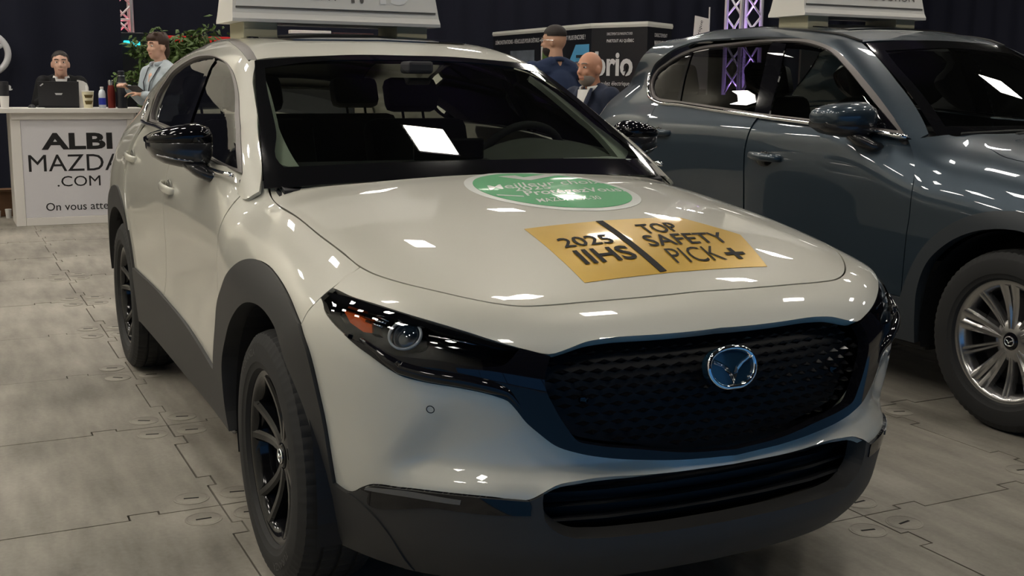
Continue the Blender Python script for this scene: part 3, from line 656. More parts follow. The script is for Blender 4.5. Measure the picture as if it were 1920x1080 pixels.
    p('bumper_arch_cladding', f30, PS, [[fa[0]]+fa[1:], [fa[-1], (.52, -.80, .37), (.565, -.755, .31), (.57, -.73, .22)], [(.57, -.73, .22), (.40, -.83, .24)], fi[::-1], [fi[0], fa[0]]], 'cladding', car, res=.022, off=.010, thick=.05)
    ra_o = [(-2.27, 0, .536), (-2.334, 0, .637)]+[(x, 0, z) for x, _, z in rq]
    ra_i = [(-2.24, 0, .30), (-2.245, 0, .42), (-2.29, 0, .55), (-2.38, 0, .67), (-2.50, 0, .74), (-2.655, 0, .765), (-2.81, 0, .74), (-2.93, 0, .66), (-3.0, 0, .55), (-3.03, 0, .42)]
    p('arch_cladding', f30, PS, [[(-2.20, 0, .305), (-2.22, 0, .44), (-2.27, 0, .536)], ra_o, [(-3.07, 0, .45), (-3.03, 0, .42)], ra_i[::-1], [ra_i[0], (-2.20, 0, .305)]], 'cladding', car, res=.022, off=.010, thick=.05)
    bm = bmesh.new(); box(bm, (-2.2, -.80, .215), (-.45, .80, .30), .02); box(bm, (-3.35, -.72, .24), (-2.2, .72, .5), .03); box(bm, (-.42, -.56, .24), (.66, .56, .72), .04)
    bobj('underbody', bm, 'matt_black', car)
    for sx in (0, -2.655):    # wheel houses
        for s in (-1, 1):
            bm = bmesh.new(); n = 24; A = []; B = []
            for k in range(n+1):
                a = math.pi*(k/n*1.16-.08); x = sx+.42*math.cos(a); z = .345+.42*math.sin(a)
                A.append(bm.verts.new((x, s*.865, z))); B.append(bm.verts.new((x, s*.55, z)))
            for k in range(n): bm.faces.new((A[k], A[k+1], B[k+1], B[k]))
            bm.faces.new(B); bobj('wheel_house', bm, 'matt_black', car)
    # sill chrome-grey edge
    for s in (-1, 1):
        bm = bmesh.new(); tube(bm, [(-2.12, s*.83, .255), (-1.4, s*.825, .25), (-.6, s*.83, .25)], .012, 8); bobj('sill_edge', bm, 'dark_chrome', car, smooth=True)
    # --- front: bumper face
    wl = [q for q in L['wing_low'] if q[1] < -.1]+[(.888, 0, .503)]
    hlL = L['hl_left']
    wlow = L['white_low']
    it = [(.838, -.478, .455), (.845, -.449, .468), (.859, -.387, .477), (.884, -.2, .479), (.891, 0, .478)]
    white_edge = wlow[0:3]+wlow[3:]+it
    def bumper_dent(P, N, uv):
        # shallow scoop between lamp and lower lip
        a = np.abs(P[:, 1]); z = P[:, 2]; ss = lambda t: (lambda q: q*q*(3-2*q))(np.clip(t, 0, 1))
        g = ss((.79-.40*(z-.43)-a)/.075)*ss((z-.447)/.065)*ss((.705-z)/.17)*(.25+.75*ss((a-.12)/.25))
        return P-N*(.036*g)[:, None]
    top = [(.33, -.815, .838)]+[q for q in hlL if q[0] > .34]+wl[1:]
    p('front_bumper', f30, PC, [sym([cut[4], cut[3], (.322, -.815, .84)]+[])[:3], [(.322, -.815, .84)]+sym(top)+[(.322, .815, .84)], fl([(.322, -.815, .84), cut[3], cut[4]]), fl(fa), sym(white_edge)[::-1], fa[::-1]], 'sand_paint', car, res=.02, gap=.0018, both=False, thick=.02, fn=bumper_dent)
    sring = cr(np.array([(L['sensor'][0][0], L['sensor'][0][1]+.013*math.cos(t), L['sensor'][0][2]+.013*math.sin(t)) for t in np.linspace(0, 2*math.pi, 12, endpoint=False)]), .01)
    for s in (-1, 1):
        th = math.degrees(math.atan2(-L['sensor'][0][1], L['sensor'][0][0]-.1)); q = np.array([(th+.55*math.cos(t), L['sensor'][0][2]+.0085*math.sin(t)) for t in np.linspace(0, 2*math.pi, 24, endpoint=False)])
        o, d, a, b = PC.rays(q); P, ok = solve(f30, o, d, a, b); N = grad(f30, P); P = bumper_dent(P, N, None)+N*.0005
        bm = bmesh.new(); tube(bm, [(x, -s*y if s > 0 else y, z) if 0 else (x, y*(-s), z) for x, y, z in P], .0010, 6, closed=True); bobj('parking_sensor_ring', bm, 'matt_black', car)
    # --- lower bumper: cladding with intake
    ib = [(.836, -.478, .43), (.833, -.469, .391), (.836, -.442, .364), (.841, -.409, .349), (.852, -.358, .344), (.867, -.258, .342), (.879, -.114, .341), (.881, 0, .341)]
    itop = [(.836, -.478, .43)]+it
    low = [(.57, -.73, .215), (.68, -.60, .215), (.78, -.4, .22), (.80, -.2, .22), (.805, 0, .22)]
    p('lower_bumper', f30, PC, [sym(wlow+it), fl([wlow[0], (.52, -.80, .37), (.565, -.755, .31), (.57, -.73, .215)]), sym(low)[::-1], [(.57, -.73, .215), (.565, -.755, .31), (.52, -.80, .37), wlow[0]]], 'cladding', car, res=.02, both=False, thick=.05, off=.006, holes=[[sym(itop)[:-1], [(x, -y, z) for x, y, z in ib]+[(x, y, z) for x, y, z in ib[::-1]][1:]]])
    # intake: recessed black bowl with slats
    p('intake_back', f30, PC, [sym([(.72, -.60, .45), (.859, -.40, .52), (.891, 0, .525)]), [(.72, .60, .45), (.72, .58, .31)], sym([(.72, -.58, .31), (.85, -.36, .29), (.88, 0, .29)])[::-1], [(.72, -.58, .31), (.72, -.60, .45)]], 'matt_black', car, res=.04, both=False, off=-.085)
    for z in (.37, .405, .44):
        bm = bmesh.new(); pts = [(f, y, z) for y, f in [(-.44, .765), (-.3, .80), (-.15, .815), (0, .82), (.15, .815), (.3, .80), (.44, .765)]]
        tube(bm, pts, .009, 6, flat=(1.6, .5)); bobj('intake_slat', bm, 'matt_black', car)
    # black lamp strips at the bumper ends
    dlw = L['drl_low']
    p('fog_strip', f30, PC, [[wlow[2]]+wlow[3:], [wlow[-1], (.828, -.503, .425), (.826, -.506, .42)], [dlw[-1], dlw[-2], dlw[-3], dlw[-4], (.545, -.785, .412)], [(.545, -.785, .412), wlow[2]]], 'gloss_black', car, res=.015, off=.009, thick=.02)
    db = [(x, y, z+.010) for x, y, z in L['drl_bar']]
    p('daytime_lamp', f30, PC, [db[0:3], db[2:4], db[3:6], [db[5], db[0]]], 'lamp_smoke', car, res=.012, off=.012, thick=.01)
    # --- wing trim, grille
    gi = [(.800, -.446, .760), (.816, -.468, .71), (.829, -.45, .654), (.84, -.421, .604), (.848, -.397, .574), (.855, -.365, .565), (.871, -.267, .548), (.884, -.126, .525), (.887, 0, .517)]
    lens_low = L['lens_low']
    def wing_fn(P, N, uv): return P+N*(.004+.0*uv[:, :1])
    p('wing_trim', f30, PC, [lens_low, [lens_low[-1], (.504, -.814, .782)], hlL[5:]+wl[1:]+[], fl(wl)[::-1][1:]+fl(hlL[5:])[::-1], fl([lens_low[-1], (.504, -.814, .782)])[::-1], fl(lens_low)[::-1], fl([lens_low[0], (.800, -.446, .760)]), fl(gi), gi[::-1], [(.800, -.446, .760), lens_low[0]]], 'gloss_black', car, res=.016, both=False, off=.007, thick=.03)
    wb = [q for q in hlL[6:]]+[q for q in wl if q[1] < -.50]
    for s in (1, -1):
        q = cr(np.array([(x, y, z+.017) for x, y, z in wb]), .02); o, d, a_, b_ = PC.rays(PC.inv(q)); P, ok = solve(f30, o, d, a_, b_); P = P+grad(f30, P)*.002; n_ = len(P)
        bm = bmesh.new(); tube(bm, [(x, y*s, z) for x, y, z in P], [.016*min(1, .25+3*k/n_, .25+3*(n_-1-k)/n_) for k in range(n_)], 14); bobj('wing_blade', bm, 'gloss_black', car, smooth=True)
    bk_ = [(.43, -.80, .425), (.52, -.765, .452), (.60, -.72, .462), (.70, -.63, .468), (.80, -.49, .47)]
    p('bumper_backing', f30, PC, [bk_, [bk_[-1], (.80, -.49, .41)], [(.80, -.49, .41), (.70, -.63, .405), (.60, -.72, .40), (.52, -.765, .39), (.43, -.80, .375)], [(.43, -.80, .375), bk_[0]]], 'matt_black', car, res=.03, off=-.016)
    lg = [(.80, -.44, .765)]+[(x, y, z) for x, y, z in L['lip'][1:] if y < -.1]+[(.8185, 0, .79)]
    p('grille_back', f30, PC, [sym([(x, y*1.0, z+.012) for x, y, z in lg]), fl(gi), gi[::-1]], 'matt_black', car, res=.04, both=False, off=-.055, thick=.002)
    # scales of the grille: small wedge-shaped bars in staggered rows
    poly = np.concatenate([np.array(sym([(x, y, z+.005) for x, y, z in lg]))[:, 1:], np.array(fl(gi))[:, 1:], np.array(gi[::-1])[:, 1:]])
    poly = poly[[0]+[i for i in range(1, len(poly)) if np.linalg.norm(poly[i]-poly[i-1]) > 1e-4]]
    cy = []; zs = .524; row = 0
    while zs < .80:
        for y in np.arange(-.5, .5, .042): cy.append((y+(.021 if row % 2 else 0), zs))
        zs += .0205; row += 1
    cy = np.array(cy); pin = inset(poly, .010); cy = cy[inside(pin, cy)]
    o, d, a, b = PF.rays(cy); P, ok = solve(f30, o, d, a, b); N = grad(f30, P); P = P-N*.030
    bm = bmesh.new()
    for q, n_ in zip(P, N):
        q = Vector(q); n_ = Vector(n_); up = Vector((0, 0, 1)); up = (up-n_*up.dot(n_)).normalized(); sd = up.cross(n_)
        w, h, dp = .0195, .0062, .016
        pts = [q-sd*w, q+up*h+n_*dp*.3, q+sd*w, q-up*h+n_*dp*.3]; tip = bm.verts.new(q+n_*dp-up*.002); bs = bm.verts.new(q-n_*.012)
        vs = [bm.verts.new(t) for t in pts]
        for i in range(4): bm.faces.new((vs[i], vs[(i+1) % 4], tip)); bm.faces.new((vs[(i+1) % 4], vs[i], bs))
    g = bobj('grille_mesh', bm, 'grille_black', car); tag(g, kind='stuff')
    for s in (-1, 1):   # sensor buds in the grille
        bm = bmesh.new(); lathe(bm, [(.011, 0), (.011, .008), (.006, .010)], 16, M=Matrix.Translation((.80, s*.36, .655)) @ Matrix.Rotation(R(90), 4, 'Y')); bobj('grille_sensor', bm, 'gloss_black', car, smooth=True, angle=40)
    # --- emblem
    er = np.array(L['emb_ring'])[:, 1:]; er = er-np.array([.002, .708]); full = np.concatenate([er, er*[-1, 1]]); ang = np.arctan2(full[:, 1], full[:, 0])
    # average left/right so that the ring is symmetric
    pts = []
    for t in np.linspace(-math.pi, math.pi, 40, endpoint=False):
        r = []
        for s in (1, -1):
            e = er*[s, 1]; aa = np.arctan2(e[:, 1], e[:, 0]); k = np.argsort(aa); r.append(np.interp(t, aa[k], np.linalg.norm(e, axis=1)[k], period=2*math.pi))
        rr = sum(r)/2; pts.append((rr*math.cos(t), rr*math.sin(t)))
    emp = empty('emblem', (0, 0, 0), parent=car) if 0 else None
    tilt = Matrix.Translation((.866, 0, .708)) @ Matrix.Rotation(R(-12), 4, 'Y')
    bm = bmesh.new(); vs = [bm.verts.new((-.001, y*.99, z*.99)) for y, z in pts]; bm.faces.new(vs)
    ex = bmesh.ops.extrude_face_region(bm, geom=bm.faces[:]); bmesh.ops.translate(bm, verts=[v for v in ex['geom'] if isinstance(v, bmesh.types.BMVert)], vec=(-.022, 0, 0))
    bmesh.ops.transform(bm, matrix=tilt, verts=bm.verts[:]); em = bobj('emblem', bm, 'emblem_blue', car)
    bm = bmesh.new(); tube(bm, [(.002, y*.955, z*.955) for y, z in pts], .0062, 10, closed=True, flat=(1, 1)); bmesh.ops.transform(bm, matrix=tilt, verts=bm.verts[:]); bobj('emblem_ring', bm, 'chrome', em, smooth=True)
    bm = bmesh.new()
    V = [(-.062, .030), (-.030, .014), (-.012, .002), (0, -.022), (.012, .002), (.030, .014), (.062, .030), (.050, .012), (.026, .002), (.010, -.016), (0, -.040), (-.010, -.016), (-.026, .002), (-.050, .012)]
    top_ = V[:7]; bot = V[7:][::-1]
    ridge = [((a[0]+b[0])/2, (a[1]+b[1])/2) for a, b in zip(top_, bot)]
    rv = [[bm.verts.new((x_, y, z)) for y, z in ln] for ln, x_ in ((top_, .0), (ridge, .009), (bot, .0))]
    for A, B in zip(rv, rv[1:]):
        for k in range(6): bm.faces.new((A[k], A[k+1], B[k+1], B[k]))
    bmesh.ops.transform(bm, matrix=tilt, verts=bm.verts[:]); bobj('emblem_wings', bm, 'chrome', em, smooth=True, angle=25)
    # --- headlamps
    tip = [(.300, -.806, .853)]
    lens_out = [tip+L['hl_top'][1:5]+[lens_low[0]], lens_low, [lens_low[-1]]+hlL[1:5][::-1]+tip]
    for s, o_ in ((1, 0), (-1, 1)):
        pass
    shell = p('headlamp', f30, PC, lens_out, 'gloss_black', car, res=.014, off=-.045, thick=-.04)
    lens = p('lamp_lens', f30, PC, lens_out, 'clear_lens', car, res=.014, off=-.001, thick=.006)
    brow = p('lamp_brow', f30, PC, [tip+L['hl_top'][1:5]+[lens_low[0]], [lens_low[0], (.758, -.53, .779), (.685, -.625, .803), (.59, -.70, .825), (.50, -.75, .835), (.40, -.785, .842), tip[0]]], 'gloss_black', car, res=.012, off=-.004, thick=.012)
    for k, s in enumerate((1, -1)):
        sh = shell[k]; lens[k].parent = sh; brow[k].parent = sh
        rg = np.array(L['ring']); n = Vector(grad(f30, rg).mean(0)); n.normalize(); c = Vector(rg.mean(0))-n*.013-Vector((0, 0, .003)); upv = Vector((0, 0, 1)); upv = (upv-n*upv.dot(n)).normalized(); sd = upv.cross(n)
        fy = Matrix.Diagonal((1, s, 1, 1))
        bm = bmesh.new(); tube(bm, [c+sd*0.0395*math.cos(t)+upv*.033*math.sin(t) for t in np.linspace(0, 2*math.pi, 40, endpoint=False)], .0033, 8, closed=True, flat=(1, 1.6)); bmesh.ops.transform(bm, matrix=fy, verts=bm.verts[:]); bobj('light_ring', bm, 'lamp_ring', sh, smooth=True)
        M = Matrix(((sd.x, upv.x, n.x, c.x), (sd.y, upv.y, n.y, c.y), (sd.z, upv.z, n.z, c.z), (0, 0, 0, 1)))
        bm = bmesh.new(); lathe(bm, [(.036, -.02), (.035, -.006), (.028, .002), (.015, .007), (.0001, .008)], 28, M=M, cap=False); bmesh.ops.transform(bm, matrix=fy, verts=bm.verts[:]); bobj('projector_lens', bm, 'projector', sh, smooth=True)
        am = np.array(L['amber']); o, d, a, b = PC.rays(PC.inv(am)); P, ok = solve(f30, o, d, a, b); P = P-grad(f30, P)*.022
        bm = bmesh.new(); extrude_poly(bm, [Vector(q) for q in P], (-.012, .008, 0)); bmesh.ops.transform(bm, matrix=fy, verts=bm.verts[:]); bobj('amber_reflector', bm, 'amber', sh)
        for nm in ('fin1', 'fin2', 'fin3'):
            q = np.array(L[nm]); q = q-grad(f30, q)*.022; bm = bmesh.new(); tube(bm, [Vector(t) for t in q], .0032, 6); bmesh.ops.transform(bm, matrix=fy, verts=bm.verts[:]); bobj('chrome_fin', bm, 'chrome', sh, smooth=True)
        bm = bmesh.new(); tube(bm, [Vector(t) for t in ((.655, -.672, .800), (.70, -.615, .790), (.735, -.560, .778))], .0025, 6); bmesh.ops.transform(bm, matrix=fy, verts=bm.verts[:]); bobj('trim_line', bm, 'dark_chrome', sh, smooth=True)
    # --- mirrors
    def mirror_head(s):
        def loft(name, prof, m, par):
            bm = bmesh.new(); rings = []
            for a, z0, z1, xf, xb in prof:
                ring = []; zc, hz = (z0+z1)/2, (z1-z0)/2; xc, hx = (xf+xb)/2, (xf-xb)/2
                for k in range(20):
                    t = 2*math.pi*k/20; ct, st_ = math.cos(t), math.sin(t); e = .75
                    ring.append(bm.verts.new((xc+hx*math.copysign(abs(ct)**e, ct), -s*a, zc+hz*math.copysign(abs(st_)**e, st_))))
                rings.append(ring)
            for A, B in zip(rings, rings[1:]):
                for k in range(20): bm.faces.new((A[k], A[(k+1) % 20], B[(k+1) % 20], B[k]))
            bm.faces.new(rings[0]); bm.faces.new(rings[-1])
            return bobj(name, bm, m, par, smooth=True, angle=50)
        def sh(pr): return [(a-.030, z0-.006, z1-.006, xf-.15, xb-.15) for a, z0, z1, xf, xb in pr]
        low = loft('mirror_housing', sh([(.832, 1.105, 1.172, -.775, -.865), (.845, 1.080, 1.18, -.755, -.88), (.88, 1.066, 1.185, -.745, -.90), (.93, 1.072, 1.185, -.755, -.915), (.98, 1.085, 1.18, -.78, -.925), (1.01, 1.104, 1.17, -.81, -.93), (1.026, 1.13, 1.162, -.85, -.925)]), 'mirror_lower', car)
        loft('mirror_cap', sh([(.830, 1.152, 1.186, -.775, -.86), (.842, 1.146, 1.206, -.752, -.88), (.875, 1.140, 1.2185, -.740, -.90), (.93, 1.142, 1.212, -.750, -.915), (.98, 1.146, 1.198, -.775, -.925), (1.012, 1.150, 1.186, -.805, -.93), (1.031, 1.154, 1.172, -.85, -.925)]), 'gloss_black', low)
        bm = bmesh.new(); ring = [(-1.08, -s*(.90+.085*math.cos(t)), 1.139+.055*math.sin(t)) for t in np.linspace(0, 2*math.pi, 24, endpoint=False)]
        extrude_poly(bm, ring, (.01, 0, 0)); bobj('mirror_glass', bm, 'chrome', low)
        bm = bmesh.new(); tube(bm, [(-.90, -s*.785, 1.035), (-.905, -s*.81, 1.038), (-.925, -s*.832, 1.052), (-.96, -s*.86, 1.08)], [.026, .030, .034, .04], 12, flat=(1.5, .75)); bobj('mirror_foot', bm, 'mirror_lower', low, smooth=True)
        bm = bmesh.new(); tube(bm, [(-.902, -s*.87, 1.089), (-.925, -s*.935, 1.099), (-.96, -s*.978, 1.109)], .004, 6); bobj('indicator_strip', bm, 'dark_chrome', low, smooth=True)
    mirror_head(1); mirror_head(-1)
    # --- door handles
    for x0, z0, par in ((-1.50, .952, fd), (-2.44, 1.012, rd)):
        for k, s in enumerate((1, -1)):
            a = float(W30([x0], [z0])[0])
            bm = bmesh.new(); tube(bm, [(x0+.105, -s*(a-.012), z0-.006), (x0+.085, -s*(a+.014), z0-.005), (x0+.03, -s*(a+.025), z0), (x0-.04, -s*(a+.026), z0+.004), (x0-.09, -s*(a+.016), z0+.008), (x0-.108, -s*(a-.012), z0+.01)], [.008, .010, .011, .011, .010, .008], 12, flat=(.75, 1.5))
            bobj('door_handle', bm, 'sand_paint', par[k], smooth=True)
            bm = bmesh.new(); lathe(bm, [(.0001, .004), (.03, .004), (.042, .002), (.046, -.002)], 24, M=Matrix.Translation((x0-.01, -s*(a-.001), z0-.012)) @ Matrix.Rotation(R(90)*s, 4, 'X') @ Matrix.Diagonal((1.5, .95, 1, 1)), cap=False)
            bobj('handle_cup', bm, 'cup_dark', par[k], smooth=True)
    # --- wheels
    w = None
    for x, s in ((0, -1), (-2.655, -1), (0, 1), (-2.655, 1)):
        w2 = wheel('wheel', car, (x, s*.775, .347), .347, .232, .215, 'twin', 'black_wheel', s, rot=R(94), share=w); w = w or w2
    # --- cabin
    bm = bmesh.new()
    prof = [(-.46, 1.02), (-.62, 1.075), (-.85, 1.085), (-1.0, 1.06), (-1.05, .95), (-1.0, .6), (-.5, .6)]
    extrude_poly(bm, [(x, -.70, z) for x, z in prof], (0, 1.40, 0)); bmesh.ops.bevel(bm, geom=[e for e in bm.edges], offset=.015, segments=2, affect='EDGES')
    bobj('dashboard', bm, 'interior_dark', car, smooth=True, angle=40)
    bm = bmesh.new(); prof = [(-.72, .20), (-.70, .30), (-.70, .48), (-.74, .60)]
    pts = [(-.70, y, 1.085+.055*math.exp(-((y-.40)/.16)**2)) for y in np.linspace(.12, .70, 14)]
    rows = [[bm.verts.new((x, y, (1.08+.07*max(0, 1-((y-.40)/.24)**2))*1 if k else 1.07)) for y in np.linspace(.15, .66, 16)] for k, x in enumerate((-.60, -.72, -.88, -.96))]
    for A, B in zip(rows, rows[1:]):
        for k in range(15): bm.faces.new((A[k], A[k+1], B[k+1], B[k]))
    bobj('instrument_hood', bm, 'interior_grey', car, smooth=True)
    bm = bmesh.new(); box(bm, (-.80, -.14, 1.085), (-.785, .13, 1.16), .012); bobj('centre_display', bm, 'screen_black', car)
    bm = bmesh.new(); M = Matrix.Translation((-1.02, .39, 1.03)) @ Matrix.Rotation(R(-66), 4, 'Y')
    t0 = tube(bm, [M @ Vector((.185*math.cos(t), .185*math.sin(t), 0)) for t in np.linspace(0, 2*math.pi, 40, endpoint=False)], .016, 10, closed=True)
    sw = bobj('steering_wheel', bm, 'interior_dark', car, smooth=True)
    bm = bmesh.new()
    for v in ((0, 1), (0, -1), (-1, 0)): tube(bm, [M @ Vector((.03*v[0], .03*v[1], .01)), M @ Vector((.18*v[0], .18*v[1], 0))], .018, 8)
    lathe(bm, [(.07, -.02), (.06, .02), (.0001, .03)], 20, M=M, cap=False); bobj('wheel_hub', bm, 'interior_dark', sw, smooth=True)
    def seat(x, y, wdt):
        bm = bmesh.new(); box(bm, (x-.25, y-wdt, .50), (x+.25, y+wdt, .68), .05)
        Mb = Matrix.Translation((x-.28, y, .62)) @ Matrix.Rotation(R(-20), 4, 'Y'); box(bm, (-.07, -wdt*.95, 0), (.07, wdt*.95, .60), .05, M=Mb)
        o = bobj('seat', bm, 'interior_dark', car, smooth=True, angle=40)
        for yy in ((0,) if wdt < .4 else (-.38, .38)):
            bm = bmesh.new(); box(bm, (-.05, yy-.13, .64), (.05, yy+.13, .80), .04, M=Mb); tube(bm, [Mb @ Vector((0, yy-.05, .58)), Mb @ Vector((0, yy-.05, .66))], .007, 6); tube(bm, [Mb @ Vector((0, yy+.05, .58)), Mb @ Vector((0, yy+.05, .66))], .007, 6)
            bobj('headrest', bm, 'interior_dark', o, smooth=True, angle=40)
    seat(-1.60, -.37, .26); seat(-1.60, .37, .26); seat(-2.45, 0, .62)
    # inner trims of the windscreen pillars, headliner, door cards
    p('pillar_trim', lambda P: fg30(P)+.035, PG, [[(-.60, -.66, 1.09), (-.8, -.63, 1.19), (-1.1, -.585, 1.345), (-1.24, -.56, 1.40)], [(-1.24, -.56, 1.40), (-1.33, -.60, 1.40)], [(-1.33, -.60, 1.40), (-1.13, -.64, 1.305), (-.95, -.68, 1.21), (-.78, -.72, 1.118)], [(-.78, -.72, 1.118), (-.60, -.66, 1.09)]], 'pillar_trim', car, res=.03, thick=.02)
    p('headliner', lambda P: fg30(P)+.03, PT, [[(-1.30, -.50, 0), (-1.28, 0, 0), (-1.30, .50, 0)], [(-1.3, .5, 0), (-3.0, .42, 0)], [(-3.0, .42, 0), (-3.0, -.42, 0)], [(-3.0, -.42, 0), (-1.30, -.50, 0)]], 'interior_dark', car, res=.08, both=False)
    for s in (-1, 1):
        bm = bmesh.new(); box(bm, (-2.5, s*.76-.02, .5), (-.62, s*.76+.02, 1.05), .02); bobj('door_card', bm, 'interior_dark', car)
        bm = bmesh.new(); extrude_poly(bm, [(-.60, s*.735, 1.03), (-1.6, s*.735, 1.10), (-1.6, s*.735, 1.04), (-.6, s*.735, .97)], (0, s*.02, 0)); bobj('door_top_trim', bm, 'interior_grey', car)
    bm = bmesh.new(); extrude_poly(bm, [(-3.2, -.6, .5), (-3.2, .6, .5), (-2.9, .6, 1.05), (-2.9, -.6, 1.05)], (-.02, 0, .01)); bobj('tailgate', bm, 'matt_black', car)
    # tailgate glass and spoiler
    p('rear_glass', fg30, Proj('C', x0=-2.0, R=-1) if 0 else PT, [[(-3.09, -.42, 0), (-3.12, 0, 0), (-3.09, .42, 0)], [(-3.09, .42, 0), (-3.33, .5, 0)], [(-3.33, .5, 0), (-3.36, 0, 0), (-3.33, -.5, 0)], [(-3.33, -.5, 0), (-3.09, -.42, 0)]], 'privacy_glass', car, res=.06, both=False)
    bm = bmesh.new(); tube(bm, [(-3.10, -.40, 1.445), (-3.13, 0, 1.465), (-3.10, .40, 1.445)], .03, 8, flat=(2.2, .5)); bobj('roof_spoiler', bm, 'sand_paint', car, smooth=True)
    # --- hood stickers (thin films lying on the hood)
    def film(name, pts, m, lift, par=None, res=.03, closed=False):
        return panel(name, f30, PT, pts, m, par, res=res, off=lift, thick=.0006, both=False)
    gp = [(.284, -.25, 0), (.267, -.012, 0), (.249, .262, 0), (.402, .364, 0), (.622, .286, 0), (.631, -.034, 0), (.636, -.266, 0)]
    gold = film('gold_sticker', [[gp[0], gp[1], gp[2]], [gp[2], gp[3]], [gp[3], gp[4]], [gp[4], gp[5], gp[6]], [gp[6], gp[0]]], 'sticker_gold', .0012)
    tag(gold, 'gold safety award sticker with black lettering on the white hood', 'sticker', 'stickers on the hood')
    B = np.array(L['goldbar']); film('divider_bar', [[B[0], B[1]], [B[1], B[2]], [B[2], B[3]], [B[3], B[0]]], 'ink', .0026, gold)
    # letter placement: local frame of the sticker, u to +y, v to -x (reading from the front)
    def lay(s, y0, x0, wid, hgt, m, par, lift=.003, bold=0., skew=0.):
        V, F = text_mesh(s, 1., bold); V = V[:, :2]; V -= V.min(0); V = V/V.max(0)*[wid, hgt]; V2, F2 = subdivide_long(V, F, .05)
        P = on_surface(V2, F2, lambda v: (x0-v[1]+skew*v[0], y0+v[0]), f30, lift); return mobj('lettering', P, F2, m, par)
    def lay3(s, bl, br, tl, m, par, bold=0., lift=.003):
        V, F = text_mesh(s, 1., bold); V = V[:, :2]; V -= V.min(0); V = V/V.max(0); bl, br, tl = map(np.array, (bl, br, tl)); k = np.array([np.linalg.norm(br-bl), np.linalg.norm(tl-bl)])
        V2, F2 = subdivide_long(V*k, F, .05); P = on_surface(V2, F2, lambda v: tuple(bl+(br-bl)*v[0]/k[0]+(tl-bl)*v[1]/k[1]), f30, lift); return mobj('lettering', P, F2, m, par)
    lay3('2025', (.445, -.215), (.441, -.062), (.381, -.210), 'ink', gold, .012); lay3('IIHS', (.552, -.215), (.546, -.055), (.466, -.208), 'ink', gold, .02)
    lay3('TOP', (.392, .06), (.380, .185), (.315, .07), 'ink', gold, .012); lay3('SAFETY', (.480, .02), (.468, .285), (.402, .035), 'ink', gold, .012); lay3('PICK', (.588, .03), (.582, .190), (.498, .045), 'ink', gold, -.006); lay3('+', (.580, .203), (.576, .268), (.510, .212), 'ink', gold, .02)
    gc, grx, gry = (-.128, .052), .298, .262
    el = lambda k: [(gc[0]+grx*k*math.cos(t), gc[1]+gry*k*math.sin(t), 0) for t in np.linspace(0, 2*math.pi, 32, endpoint=False)]
    green = film('green_sticker', [el(1)], 'sticker_white', .0012); tag(green, 'round green best choice sticker with white rim on the hood', 'sticker', 'stickers on the hood')
    film('green_field', [el(.9)], 'sticker_green', .0022, green)
    lay3('Meilleur choix', (-.130, -.155), (-.195, .275), (-.195, -.135), 'sticker_white', green, .004); lay3('2025', (-.098, -.085), (-.112, .045), (-.150, -.075), 'sticker_white', green, .006)
    lay3('ProtégezVous.', (-.012, -.085), (-.050, .278), (-.095, -.065), 'sticker_white', green, .014); lay3('MAZDA CX-30', (.056, -.085), (.045, .130), (.010, -.075), 'sticker_white', green, .004)
    film('white_rule', [[(-.070, -.163, 0), (-.032, -.092, 0)], [(-.032, -.092, 0), (-.022, -.096, 0)], [(-.022, -.096, 0), (-.058, -.163, 0)], [(-.058, -.163, 0), (-.070, -.163, 0)]], 'sticker_white', .003, green, res=.012)
    ck = [(gc[0]-.150, gc[1]-.105), (gc[0]-.125, gc[1]-.06), (gc[0]-.235, gc[1]+.06), (gc[0]-.262, gc[1]+.01), (gc[0]-.165, gc[1]-.06), (gc[0]-.175, gc[1]-.105)]
    ck = [(-.335, -.03), (-.347, .035), (-.305, .045), (-.385, .20), (-.372, .235), (-.252, .045), (-.262, .02)]
    film('check_mark', [[(ck[i][0], ck[i][1], 0), (ck[(i+1) % 7][0], ck[(i+1) % 7][1], 0)] for i in range(7)], 'sticker_white', .003, green)
    # paper left on the dash
    bm = bmesh.new(); extrude_poly(bm, [(-.55, .40, 1.088), (-.55, .60, 1.088), (-.66, .58, 1.092), (-.66, .36, 1.092)], (0, 0, .002)); o = bobj('paper_sheet', bm, 'paper', None)
    tag(o, 'white paper sheet lying on the dashboard behind the windscreen', 'paper')
    return car
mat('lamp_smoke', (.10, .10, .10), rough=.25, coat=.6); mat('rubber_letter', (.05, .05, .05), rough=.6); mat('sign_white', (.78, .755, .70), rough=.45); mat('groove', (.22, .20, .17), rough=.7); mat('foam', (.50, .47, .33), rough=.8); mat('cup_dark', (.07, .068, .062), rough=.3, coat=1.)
mat('grille_black', (.004, .004, .005), rough=.2, spec=.25); mat('emblem_blue', (.01, .03, .05), rough=.08, coat=1.); mat('mirror_lower', (.02, .02, .022), rough=.25, coat=.5); mat('sign_ink', (.12, .11, .10), rough=.5); mat('sign_foil', (.90, .88, .85), rough=.3)  # last material: glare on the dark foil digits, painted as off-white colour
build_white_car()
